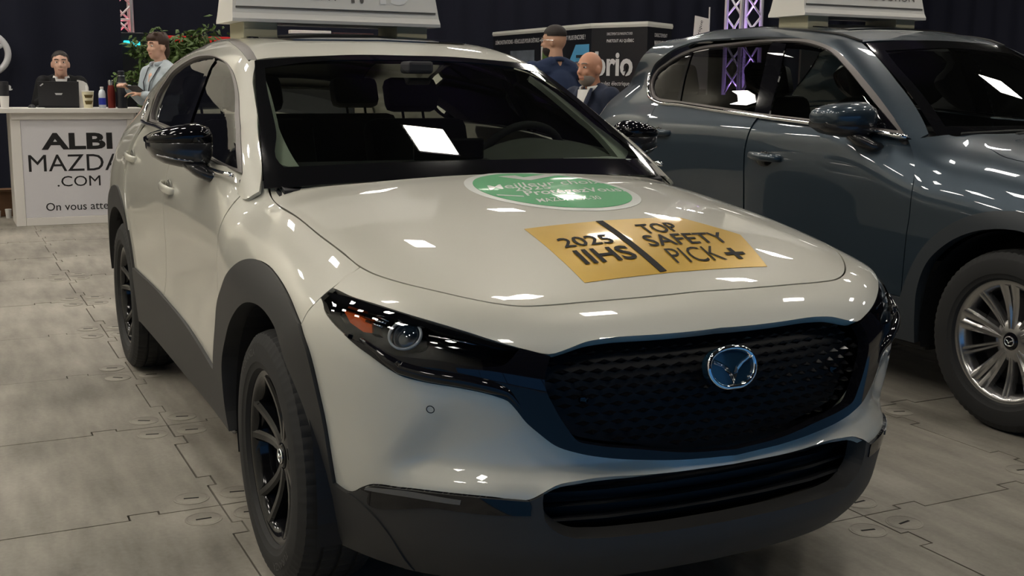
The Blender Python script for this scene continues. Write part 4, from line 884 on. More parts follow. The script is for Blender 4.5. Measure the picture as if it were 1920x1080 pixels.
W50=G2([.7,.3,0,-.4,-.9,-1.5,-2.1,-2.7,-3.2,-3.6],[.2,.3,.45,.6,.8,.95,1.05,1.15,1.25,1.35],[
[.80,.83,.85,.86,.86,.85,.82,.75,.68,.6],
[.88,.90,.912,.917,.915,.905,.88,.82,.74,.66],
[.885,.905,.917,.922,.921,.912,.89,.84,.77,.70],
[.875,.895,.905,.908,.908,.905,.89,.85,.78,.71],
[.87,.89,.90,.898,.898,.90,.89,.862,.785,.73],
[.87,.89,.90,.895,.896,.90,.895,.87,.79,.735],
[.872,.892,.902,.90,.90,.903,.897,.872,.79,.735],
[.885,.905,.915,.92,.918,.912,.90,.868,.79,.72],
[.835,.855,.867,.872,.87,.862,.848,.815,.74,.655],
[.68,.70,.71,.72,.71,.70,.69,.66,.61,.53]])
HC50=G1([-3.6,-1.3,-.85,-.5,-.2,.2,.5,.7,.85,.95],[1.65,1.5,1.30,1.17,1.14,1.09,1.03,.97,.89,.78])
HD50=G1([0,.2,.4,.6,.7,.8,.95],[0,.004,.014,.035,.06,.105,.21])
FZ50=G1([.2,.3,.5,.8,.95,1.1],[.80,.88,.90,.88,.83,.7]); FD50=G1([0,.2,.4,.55,.7,.8,.92],[0,.008,.036,.08,.165,.275,.48])
def f50(P):
    x,y,z=P.T; a=np.abs(y)
    s=a-W50(x,z); h=(z-HC50(x)+HD50(a))*.93; fr=(x-FZ50(z)+FD50(a))*.85
    back=-x-3.58+.45*np.maximum(a-.4,0)
    return smax(smax(smax(s,h,.13),fr,.1),back,.2)
WG50=G2([0,-.7,-1.5,-2.2,-2.8,-3.3,-3.6],[1.05,1.15,1.25,1.35,1.45,1.55,1.65],[
[.74,.71,.69,.67,.63,.58,.52],
[.855,.825,.785,.745,.70,.65,.58],
[.86,.84,.80,.762,.722,.68,.61],
[.86,.84,.80,.762,.722,.68,.61],
[.85,.825,.785,.742,.70,.655,.585],
[.82,.79,.745,.70,.655,.605,.54],
[.77,.735,.69,.64,.59,.54,.47]])
RC50=G1([-.9,-1.15,-1.35,-1.6,-2.0,-2.4,-2.8,-3.2,-3.5,-3.8],[1.49,1.575,1.625,1.665,1.693,1.693,1.672,1.62,1.55,1.46])
RD50=G1([0,.3,.5,.6,.7,.8],[0,.009,.03,.05,.09,.16])
WZ50=G1([1.0, 1.1, 1.15, 1.2, 1.25, 1.3, 1.35, 1.4, 1.45, 1.5, 1.55, 1.6, 1.68],[-0.2495, -0.3938, -0.47, -0.549, -0.6308, -0.7153, -0.8025, -0.8925, -0.9852, -1.0807, -1.179, -1.28, -1.4473])
def WD50(a): return .16*a**2+.27*a**4
def fws5(P):
    x,y,z=P.T; a=np.abs(y); return (x-WZ50(z)+WD50(a))*.48
def fg50(P):
    x,y,z=P.T; a=np.abs(y)
    s=(a-WG50(x,z))*.93; r=(z-RC50(x)+RD50(a))*.97
    bk=(-x-3.52+(z-1.15)*1.62+.35*a*a)*.6
    return smax(smax(smax(s,r,.10),fws5(P),.05),bk,.12)
def fq50(P): return -smax(-f50(P),-fg50(P),.07)
# ---------------------------------------------------------------- the grey crossover (own frame, same axes, placed by an Empty)
def build_grey_car():
    car = empty('crossover_car', (-.15938, 2.99504, 0), .013222); p = panel
    tag(car, 'slate grey metallic crossover with silver wheels standing behind the white one', 'car', 'cars on display')
    P5 = Proj('P', a0=.35, z0=.7); G5 = Proj('P', a0=.25, z0=1.1); Q5 = Proj('P', a0=.2, z0=.85); m = 'grey_paint'
    def s3(pts, f=fq50):
        q = np.array([(t[0], t[-1]) for t in pts]); o, d, a, b = PS.rays(q); P, ok = solve(f, o, d, a, b); return [tuple(t) for t in P]
    cutF = [(-.652, 0, 1.127), (-.578, 0, 1.054), (-.534, 0, .965), (-.524, 0, .829), (-.532, 0, .753), (-.543, 0, .455)]
    cutM = [(-1.638, 0, 1.193), (-1.661, 0, 1.06), (-1.659, 0, .878), (-1.64, 0, .46)]
    cutR = [(-2.60, 0, 1.262), (-2.58, 0, 1.1), (-2.52, 0, .92), (-2.42, 0, .78), (-2.36, 0, .68)]
    arch = [(-.543, 0, .455), (-.50, 0, .571), (-.428, 0, .69), (-.308, 0, .79), (-.177, 0, .852), (-.055, 0, .878), (.06, 0, .88), (.2, 0, .845), (.32, 0, .77)]
    aint = [(-.453, 0, .30), (-.453, 0, .396), (-.45, 0, .485), (-.404, 0, .622), (-.301, 0, .72), (-.165, 0, .786), (-.036, 0, .812), (.063, 0, .812), (.2, 0, .77), (.32, 0, .68), (.40, 0, .56), (.43, 0, .4), (.44, 0, .30)]
    bend = [(.32, 0, .77), (.42, 0, .64), (.48, 0, .5), (.52, 0, .36)]
    hl = [(-.56, -.66, 1.14), (-.443, -.62, 1.13), (-.338, -.665, 1.105), (-.216, -.716, 1.076), (-.126, -.721, 1.064), (.1, -.72, 1.04), (.35, -.70, 1.0), (.55, -.64, .96)]
    hood = [(-.47, 0, 0), (-.475, -.2, 0), (-.5, -.4, 0), (-.54, -.55, 0), (-.56, -.66, 0)]
    p('hood', f50, PT, [[(x, -y, z) for x, y, z in hood[::-1]]+hood[1:], sym(hl+[(.68, -.45, .95), (.74, -.2, .94), (.75, 0, .94)])], m, car, res=.045, gap=.0025, both=False)
    p('fender', fq50, P5, [hl[:-1], [hl[-2], s3([(.45, 0, .85)])[0], s3([(.32, 0, .77)])[0]], s3(arch[::-1]), s3(cutF[::-1]), [s3(cutF[:1])[0], (-.60, -.74, 1.135), hl[0]]], m, car, res=.03, gap=.0025)
    fd = p('front_door', f50, PS, [cutF, [(-.543, 0, .455), (-1.64, 0, .46)], cutM[::-1], [(-1.638, 0, 1.193), (-1.226, 0, 1.178), (-.829, 0, 1.158), (-.652, 0, 1.127)]], m, car, res=.035, gap=.0025)
    rd = p('rear_door', fq50, PS, [cutM, [(-1.64, 0, .46), (-2.3, 0, .48)], [(-2.3, 0, .48), (-2.36, 0, .68)], cutR[::-1], [(-2.60, 0, 1.262), (-2.359, 0, 1.243), (-2.041, 0, 1.223), (-1.638, 0, 1.193)]], m, car, res=.035, gap=.0025)
    ra = [(-2.36, 0, .68), (-2.48, 0, .79), (-2.68, 0, .85), (-2.85, 0, .83), (-3.02, 0, .74), (-3.1, 0, .6), (-3.12, 0, .45)]
    p('quarter_panel', fq50, Q5, [s3(cutR), s3(ra), s3([(-3.12, 0, .45), (-3.45, 0, .5)]), s3([(-3.45, 0, .5), (-3.46, 0, .8), (-3.43, 0, 1.0), (-3.36, 0, 1.2)]), s3([(-3.36, 0, 1.2), (-3.1, 0, 1.25), (-2.6, 0, 1.262)])], m, car, res=.035, gap=.0005)
    dtop = [(-2.612, -.789, 1.262), (-2.69, -.778, 1.275), (-2.80, -.729, 1.382), (-2.794, -.706, 1.436), (-2.694, -.689, 1.491), (-2.484, -.661, 1.558), (-2.098, -.647, 1.585), (-1.772, -.628, 1.594), (-1.534, -.62, 1.580), (-1.439, -.631, 1.563), (-1.345, -.645, 1.539), (-1.176, -.678, 1.46), (-1.003, -.714, 1.358), (-.673, -.794, 1.143)]
    wse = [(-.613, -.690, 1.150), (-.895, -.605, 1.338), (-1.099, -.555, 1.466), (-1.30, -.50, 1.566)]
    mo = [(-1.30, -.50, 1.566), (-1.6, -.53, 1.62), (-2.0, -.54, 1.645), (-2.4, -.53, 1.645), (-2.72, -.51, 1.61)]
    p('body_frame', fq50, G5, [wse, mo, [(-2.72, -.51, 1.61), (-2.95, -.60, 1.45), (-3.2, -.69, 1.29), (-3.36, -.73, 1.17)], s3([(-3.36, 0, 1.17), (-3.1, 0, 1.22), (-2.65, 0, 1.235), (-2.60, 0, 1.25)]), dtop, [dtop[-1], (-.62, -.79, 1.13), wse[0]]], m, car, res=.028, gap=.0005)
    hd = [(-1.30, -.50, 0), (-1.275, -.225, 0), (-1.262, 0, 0)]
    p('roof', fg50, PT, [sym(hd), fl(mo), [(-2.72, .51, 0), (-2.78, 0, 0), (-2.72, -.51, 0)], mo[::-1]], m, car, res=.05, both=False)
    for s in (1, -1):
        q = cr(np.array(mo), .06); P = q.copy(); o = np.stack([q[:, 0], q[:, 1], np.full(len(q), 1.9)], 1); P, ok = solve(fg50, o, np.tile([0, 0, -1.], (len(q), 1)), 0, 1.5); P[:, 2] += .002
        bm = bmesh.new(); tube(bm, [(x, y*s, z) for x, y, z in P], .009, 6); bobj('roof_molding', bm, 'matt_black', car, smooth=True)
    p('sunroof', fg50, PT, [[(-1.52, -.38, 0), (-1.5, 0, 0), (-1.52, .38, 0)], [(-1.52, .38, 0), (-2.3, .40, 0)], [(-2.3, .4, 0), (-2.3, -.4, 0)], [(-2.3, -.4, 0), (-1.52, -.38, 0)]], 'frit', car, res=.06, off=.004, both=False)
    base = [(-.613, -.685, 1.145), (-.565, -.595, 1.15), (-.514, -.455, 1.15), (-.485, -.3, 1.15), (-.47, 0, 1.15)]
    wso = [sym(base), fl(wse), sym([(-1.30, -.50, 1.566), (-1.275, -.225, 1.585), (-1.262, 0, 1.59)])[::-1], wse[::-1]]
    p('windscreen', fws5, PF, wso, 'car_glass_dark', car, res=.06, both=False, off=-.004, thick=.004)
    hs = [(-.64, -.62, 1.185), (-.90, -.545, 1.35), (-1.09, -.50, 1.46), (-1.22, -.455, 1.53)]
    p('windscreen_border', fws5, PF, wso, 'frit', car, res=.05, both=False, off=-.002, thick=.001, holes=[[hs, sym([(-1.22, -.455, 1.53), (-1.2, 0, 1.55)]), fl(hs)[::-1], sym([(-.64, -.62, 1.185), (-.55, 0, 1.19)])[::-1]]])
    bm = bmesh.new(); fr = np.array(hood); bk = np.array(base[::-1]); fr = np.array([np.interp(np.linspace(0, 1, 9), np.linspace(0, 1, len(fr)), fr[:, k]) for k in range(3)]).T; bk = np.array([np.interp(np.linspace(0, 1, 9), np.linspace(0, 1, len(bk)), bk[:, k]) for k in range(3)]).T
    for s_ in (1, -1):
        A = [bm.verts.new((x+.02, y*s_, 1.125)) for x, y, z in fr]; B = [bm.verts.new((x-.04, y*s_, z-.004)) for x, y, z in bk]
        for k in range(8): bm.faces.new((A[k], A[k+1], B[k+1], B[k]))
    bobj('cowl', bm, 'matt_black', car)
    # side glass and trims
    fw = [(-.71, -.80, 1.155), (-1.226, -.83, 1.192), (-1.59, -.825, 1.205)], [(-1.59, -.825, 1.205), (-1.65, -.693, 1.518), (-1.68, -.66, 1.577)], [(-1.68, -.66, 1.577), (-1.54, -.635, 1.568), (-1.44, -.645, 1.549), (-1.35, -.655, 1.524), (-1.19, -.69, 1.445), (-1.02, -.72, 1.343), (-.71, -.80, 1.155)]
    p('side_window', fg50, G5, list(fw), 'tinted_side', car, res=.04, off=-.008, thick=.004)
    rw = [(-1.71, -.82, 1.215), (-2.041, -.81, 1.238), (-2.40, -.80, 1.262)], [(-2.40, -.80, 1.262), (-2.44, -.75, 1.4), (-2.46, -.68, 1.548)], [(-2.46, -.68, 1.548), (-2.098, -.655, 1.573), (-1.80, -.64, 1.582)], [(-1.80, -.64, 1.582), (-1.77, -.7, 1.5), (-1.71, -.82, 1.215)]
    p('side_window', fg50, G5, list(rw), 'privacy_glass', car, res=.04, off=-.008, thick=.004)
    qw = [(-2.43, -.80, 1.264), (-2.62, -.785, 1.272), (-2.68, -.77, 1.29)], [(-2.68, -.77, 1.29), (-2.775, -.729, 1.385), (-2.77, -.71, 1.43), (-2.68, -.695, 1.48), (-2.49, -.675, 1.543)], [(-2.49, -.675, 1.543), (-2.47, -.75, 1.4), (-2.43, -.80, 1.264)]
    p('quarter_window', fg50, G5, list(qw), 'privacy_glass', car, res=.04, off=-.007, thick=.004)
    p('centre_pillar', fg50, G5, [[(-1.59, -.825, 1.205), (-1.65, -.693, 1.518), (-1.68, -.66, 1.577)], [(-1.68, -.66, 1.577), (-1.80, -.64, 1.582)], [(-1.80, -.64, 1.582), (-1.77, -.7, 1.5), (-1.71, -.82, 1.215)], [(-1.71, -.82, 1.215), (-1.59, -.825, 1.205)]], 'gloss_black', car, res=.035, off=-.003)
    p('rear_pillar', fg50, G5, [[(-2.40, -.80, 1.262), (-2.44, -.75, 1.4), (-2.46, -.68, 1.548)], [(-2.46, -.68, 1.548), (-2.49, -.675, 1.543)], [(-2.49, -.675, 1.543), (-2.47, -.75, 1.4), (-2.43, -.80, 1.264)], [(-2.43, -.80, 1.264), (-2.40, -.80, 1.262)]], 'gloss_black', car, res=.03, off=-.002)
    inn = [(-.72, -.80, 1.162), (-1.226, -.83, 1.196), (-1.71, -.82, 1.220), (-2.041, -.81, 1.243), (-2.40, -.80, 1.266), (-2.62, -.785, 1.276), (-2.68, -.77, 1.293), (-2.768, -.729, 1.385), (-2.762, -.71, 1.43), (-2.675, -.695, 1.477), (-2.485, -.675, 1.541), (-2.098, -.655, 1.570), (-1.80, -.64, 1.578), (-1.54, -.635, 1.564), (-1.44, -.645, 1.546), (-1.35, -.655, 1.521), (-1.19, -.69, 1.442), (-1.02, -.72, 1.340)]
    bel = [(-.673, -.794, 1.143), (-.829, 0, 1.163), (-1.226, 0, 1.183), (-1.705, 0, 1.208), (-2.041, 0, 1.227), (-2.359, 0, 1.248), (-2.612, 0, 1.260)]
    p('window_trim', fg50, G5, [s3(bel, fg50), dtop], 'window_frame', car, res=.025, off=.003, thick=.012, holes=[[inn[0:6], inn[5:]+[inn[0]]]])
    for s in (1, -1):
        q = cr(np.array([(-.66, 1.135), (-.829, 1.156), (-1.226, 1.178), (-1.705, 1.203), (-2.041, 1.222), (-2.359, 1.243), (-2.62, 1.258), (-2.71, 1.285), (-2.79, 1.36), (-2.805, 1.42)]), .06)
        o, d, a, b = PS.rays(q); P, ok = solve(fq50, o, d, a, b); P = P+grad(fq50, P)*.004; bm = bmesh.new(); tube(bm, [(x, y*s, z) for x, y, z in P], .011, 8); bobj('belt_molding', bm, 'chrome', car, smooth=True)
    p('mirror_sail', fg50, G5, [[(-.72, -.80, 1.162), (-.86, -.80, 1.172)], [(-.86, -.8, 1.172), (-.87, -.76, 1.25)], [(-.87, -.76, 1.25), (-.72, -.80, 1.162)]], 'gloss_black', car, res=.03)
    # cladding
    p('arch_cladding', f50, PS, [s3(arch, f50), s3([(.32, 0, .77), (.30, 0, .70)], f50), s3(aint[:10][::-1], f50), s3([(-.453, 0, .30), (-.543, 0, .455)], f50)], 'dark_clad', car, res=.03, off=.009, thick=.05)
    p('sill_cladding', f50, PS, [s3([(-.543, 0, .455), (-1.64, 0, .46), (-2.3, 0, .48)], f50), s3([(-2.3, 0, .48), (-2.25, 0, .27)], f50), s3([(-2.25, 0, .27), (-.455, 0, .27)], f50), s3([(-.455, 0, .27), (-.455, 0, .32), (-.543, 0, .455)], f50)], 'dark_clad', car, res=.05, off=.009, thick=.03)
    rai = [(-2.25, 0, .27), (-2.27, 0, .45), (-2.36, 0, .62), (-2.5, 0, .73), (-2.7, 0, .785), (-2.88, 0, .75), (-3.02, 0, .65), (-3.08, 0, .5), (-3.09, 0, .42)]
    p('arch_cladding', f50, PS, [s3([(-2.25, 0, .27), (-2.3, 0, .48)], f50), s3([(-2.3, 0, .48)]+ra, f50), s3([(-3.12, 0, .45), (-3.09, 0, .42)], f50), s3(rai[::-1], f50)], 'dark_clad', car, res=.03, off=.009, thick=.05)
    p('front_bumper', f50, PC, [sym([(.40, -.86, .88), (.62, -.72, .93), (.75, -.45, .93), (.82, 0, .92)]), fl([(.40, -.86, .88), (.36, -.9, .74), (.46, -.88, .5), (.50, -.85, .24)]), sym([(.50, -.85, .24), (.7, -.6, .22), (.8, 0, .22)])[::-1], [(.50, -.85, .24), (.46, -.88, .5), (.36, -.9, .74), (.40, -.86, .88)]], m, car, res=.05, both=False, off=.001)
    p('bumper_arch_cladding', f50, PC, [s3([(.32, 0, .77), (.42, 0, .64), (.5, 0, .5), (.53, 0, .27)], f50), s3([(.53, 0, .27), (.44, 0, .28)], f50), s3(aint[9:][::-1], f50), s3([(.32, 0, .68), (.32, 0, .77)], f50)], 'dark_clad', car, res=.03, off=.010, thick=.04)
    bm = bmesh.new(); box(bm, (-2.25, -.82, .22), (-.46, .82, .32), .02); box(bm, (-3.5, -.74, .26), (-2.3, .74, .55), .03); box(bm, (-.42, -.58, .26), (.7, .58, .85), .04); bobj('underbody', bm, 'matt_black', car)
    for sx in (0, -2.70):
        for s in (-1, 1):
            bm = bmesh.new(); n = 24; A = []; B = []
            for k in range(n+1):
                a = math.pi*(k/n*1.16-.08); x = sx+.44*math.cos(a); z = .365+.44*math.sin(a); A.append(bm.verts.new((x, s*.89, z))); B.append(bm.verts.new((x, s*.56, z)))
            for k in range(n): bm.faces.new((A[k], A[k+1], B[k+1], B[k]))
            bm.faces.new(B); bobj('wheel_house', bm, 'matt_black', car)
    w = None
    for x, s in ((0, -1), (-2.70, -1), (0, 1), (-2.70, 1)):
        w2 = wheel('wheel', car, (x, s*.795, .365), .365, .243, .225, 'ten', 'silver_wheel', s, rot=R(93), share=w); w = w or w2
    for x0, z0, par in ((-1.50, 1.005, fd), (-2.45, 1.09, rd)):
        for k, s in enumerate((1, -1)):
            a = float(W50([x0], [z0])[0])
            bm = bmesh.new(); tube(bm, [(x0+.115, -s*(a-.012), z0-.004), (x0+.09, -s*(a+.024), z0-.003), (x0+.03, -s*(a+.036), z0), (x0-.04, -s*(a+.036), z0+.002), (x0-.09, -s*(a+.024), z0+.004), (x0-.118, -s*(a-.012), z0+.005)], [.013, .015, .017, .017, .015, .013], 10, flat=(1, 1.25)); bobj('door_handle', bm, m, par[k], smooth=True)
            bm = bmesh.new(); lathe(bm, [(.0001, .004), (.032, .004), (.046, .002), (.05, -.002)], 24, M=Matrix.Translation((x0-.01, -s*(a-.001), z0-.012)) @ Matrix.Rotation(R(90)*s, 4, 'X') @ Matrix.Diagonal((1.4, .8, 1, 1)), cap=False); bobj('handle_cup', bm, 'gloss_black', par[k], smooth=True)
    for s in (1, -1):    # mirrors
        def loft(name, prof, mm, par):
            bm = bmesh.new(); rings = []
            for a, z0, z1, xf, xb in prof:
                ring = []; zc, hz = (z0+z1)/2, (z1-z0)/2; xc, hx = (xf+xb)/2, (xf-xb)/2
                for k in range(20):
                    t = 2*math.pi*k/20; ct, st_ = math.cos(t), math.sin(t); e = .72
                    ring.append(bm.verts.new((xc+hx*math.copysign(abs(ct)**e, ct), -s*a, zc+hz*math.copysign(abs(st_)**e, st_))))
                rings.append(ring)
            for A, B in zip(rings, rings[1:]):
                for k in range(20): bm.faces.new((A[k], A[(k+1) % 20], B[(k+1) % 20], B[k]))
            bm.faces.new(rings[0]); bm.faces.new(rings[-1]); return bobj(name, bm, mm, par, smooth=True, angle=50)
        low = loft('mirror_housing', [(.825, 1.155, 1.21, -.83, -.97), (.845, 1.130, 1.22, -.82, -.99), (.90, 1.122, 1.22, -.81, -1.00), (.96, 1.13, 1.22, -.82, -1.01), (1.02, 1.143, 1.21, -.85, -1.02), (1.055, 1.17, 1.205, -.9, -1.02)], 'mirror_lower', car)
        loft('mirror_cap', [(.820, 1.180, 1.225, -.83, -.97), (.84, 1.165, 1.275, -.812, -.99), (.88, 1.158, 1.290, -.80, -1.0), (.95, 1.160, 1.284, -.81, -1.01), (1.02, 1.168, 1.272, -.84, -1.02), (1.05, 1.18, 1.255, -.88, -1.02), (1.062, 1.20, 1.235, -.92, -1.01)], m, low)
        bm = bmesh.new(); tube(bm, [(-.80, -s*.83, 1.085), (-.81, -s*.86, 1.09), (-.85, -s*.885, 1.11), (-.89, -s*.91, 1.145)], [.03, .034, .04, .045], 12, flat=(1.6, .8)); bobj('mirror_foot', bm, 'mirror_lower', low, smooth=True)
    # wiper and washer
    bm = bmesh.new(); tube(bm, [(-.55, -.60, 1.155), (-.52, -.3, 1.165), (-.50, .05, 1.165)], .008, 6); tube(bm, [(-.47, -.35, 1.15), (-.50, -.1, 1.17)], .012, 6); bobj('wiper', bm, 'matt_black', car, smooth=True)
    # cabin
    bm = bmesh.new(); prof = [(-.52, 1.10), (-.70, 1.16), (-.95, 1.17), (-1.1, 1.12), (-1.1, .6), (-.55, .6)]
    extrude_poly(bm, [(x, -.74, z) for x, z in prof], (0, 1.48, 0)); bobj('dashboard', bm, 'interior_dark', car)
    def seat(x, y, wdt):
        bm = bmesh.new(); box(bm, (x-.25, y-wdt, .55), (x+.25, y+wdt, .75), .05)
        Mb = Matrix.Translation((x-.28, y, .70)) @ Matrix.Rotation(R(-18), 4, 'Y'); box(bm, (-.07, -wdt*.95, 0), (.07, wdt*.95, .62), .05, M=Mb); o = bobj('seat', bm, 'interior_dark', car, smooth=True, angle=40)
        for yy in ((0,) if wdt < .4 else (-.38, .38)):
            bm = bmesh.new(); box(bm, (-.05, yy-.13, .62), (.05, yy+.13, .82), .04, M=Mb); bobj('headrest', bm, 'interior_dark', o, smooth=True, angle=40)
    seat(-1.65, -.38, .26); seat(-1.65, .38, .26); seat(-2.5, 0, .62)
    p('headliner', lambda P: fg50(P)+.03, PT, [[(-1.34, -.46, 0), (-1.32, 0, 0), (-1.34, .46, 0)], [(-1.34, .46, 0), (-2.65, .42, 0)], [(-2.65, .42, 0), (-2.65, -.42, 0)], [(-2.65, -.42, 0), (-1.34, -.46, 0)]], 'interior_dark', car, res=.1, both=False)
    for s in (-1, 1):
        bm = bmesh.new(); box(bm, (-2.6, s*.79-.02, .5), (-.66, s*.79+.02, 1.13), .02); bobj('door_card', bm, 'interior_dark', car)
    bm = bmesh.new(); extrude_poly(bm, [(-3.3, -.62, .5), (-3.3, .62, .5), (-3.05, .62, 1.2), (-3.05, -.62, 1.2)], (-.02, 0, .01)); bobj('tailgate', bm, m, car)
    bm = bmesh.new(); tube(bm, [(-2.73, -.46, 1.615), (-2.79, 0, 1.645), (-2.73, .46, 1.615)], .025, 8, flat=(2.4, .5)); bobj('roof_spoiler', bm, m, car, smooth=True)
    # price sheet hanging in the side window
    return car
mat('dark_clad', (.03, .036, .042), rough=.5); glass('car_glass_dark', (.66, .71, .67))
build_grey_car()
# ---------------------------------------------------------------- the hall
mat('curtain', (.0018, .0032, .0145), rough=.85); mat('ceiling_dark', (.035, .04, .045), rough=.9); mat('wall_beige', (.66, .64, .56), rough=.8, noise=(.6, .12))
mat('beam', (.05, .052, .055), rough=.7); mat('alu', (.75, .75, .77), rough=.35, metal=.7); mat('counter_white', (.72, .69, .65), rough=.5); mat('board_white', (.66, .645, .67), rough=.45)
mat('black_ink', (.012, .011, .012), rough=.5); mat('laptop_black', (.018, .018, .022), rough=.45); mat('sticker_light', (.6, .6, .62), rough=.5); mat('white_plastic', (.72, .70, .67), rough=.4)
mat('cup_paper', (.80, .74, .52), rough=.6); mat('cup_print', (.13, .09, .02), rough=.6); mat('bottle_red', (.17, .022, .016), rough=.3, metal=.5); mat('bottle_black', (.012, .013, .018), rough=.35); mat('label_blue', (.03, .05, .42), rough=.4)
mat('steel', (.6, .6, .6), rough=.25, metal=1.); mat('cardboard', (.16, .085, .045), rough=.9, noise=(20, .2)); mat('leaf', (.085, .14, .035), rough=.5, noise=(6, .5)); mat('bark', (.09, .06, .035), rough=.9)
mat('red_fabric', (.60, .012, .012), rough=.7); mat('brown_panel', (.06, .022, .02), rough=.7); mat('trailer_black', (.012, .013, .017), rough=.35); mat('trailer_white', (.60, .60, .56), rough=.45); mat('print_white', (.62, .62, .63), rough=.5)
mat('picture_sky', (.10, .36, .62), rough=.4); mat('picture_green', (.09, .16, .04), rough=.5, noise=(8, .6)); mat('picture_grey', (.12, .14, .17), rough=.5, noise=(5, .6)); mat('picture_dark', (.02, .03, .04), rough=.5); mat('picture_blue', (.05, .07, .28), rough=.5)
mat('carpet_blue', (.05, .20, .44), rough=.9); mat('lamp_case', (.08, .08, .085), rough=.5); lamp('lamp_white', (1., .94, .84), LAMP_POWER); lamp('cyan_light', (.02, .55, .65), 3.); lamp('screen_blue', (.10, .38, .90), .5); lamp('white_light', (1, .95, .9), 6.); lamp('red_led', (1., .03, .08), 40.); lamp('purple_led', (.5, .25, 1.), 40.)
mat('clear_plastic', (.62, .68, .74), rough=.1, coat=1.)

def floor_material():
    m = bpy.data.materials.new('floor_tile'); m.use_nodes = True; nt = m.node_tree; b = nt.nodes['Principled BSDF']; tc = nt.nodes.new('ShaderNodeTexCoord')
    def noise(sc, det, vec=None, rough=.55):
        n = nt.nodes.new('ShaderNodeTexNoise'); n.inputs['Scale'].default_value = sc; n.inputs['Detail'].default_value = det; n.inputs['Roughness'].default_value = rough; nt.links.new(vec or tc.outputs['Object'], n.inputs['Vector']); return n.outputs['Fac']
    mp = nt.nodes.new('ShaderNodeMapping'); mp.inputs['Scale'].default_value = (1., 5., 1.); mp.inputs['Rotation'].default_value = (0, 0, .5); nt.links.new(tc.outputs['Object'], mp.inputs['Vector'])
    a, s, fine = noise(1.1, 6), noise(2.2, 8, mp.outputs[0]), noise(60, 3)
    def mathn(op, x, y):
        n = nt.nodes.new('ShaderNodeMath'); n.operation = op
        for i, q in enumerate((x, y)):
            if isinstance(q, (int, float)): n.inputs[i].default_value = q
            else: nt.links.new(q, n.inputs[i])
        return n.outputs[0]
    t = mathn('ADD', mathn('MULTIPLY', a, .55), mathn('ADD', mathn('MULTIPLY', s, .35), mathn('MULTIPLY', fine, .10)))
    r = nt.nodes.new('ShaderNodeValToRGB'); r.color_ramp.elements[0].position = .36; r.color_ramp.elements[0].color = (.165, .150, .125, 1); r.color_ramp.elements[1].position = .64; r.color_ramp.elements[1].color = (.43, .40, .34, 1)
    nt.links.new(t, r.inputs[0]); nt.links.new(r.outputs[0], b.inputs['Base Color'])
    rr = nt.nodes.new('ShaderNodeMapRange'); rr.inputs['To Min'].default_value = .38; rr.inputs['To Max'].default_value = .62; nt.links.new(a, rr.inputs['Value']); nt.links.new(rr.outputs[0], b.inputs['Roughness'])
    b.inputs['Specular IOR Level'].default_value = .35
    MATS['floor_tile'] = m
floor_material(); mat('floor_gap', (.012, .011, .010), rough=.9)

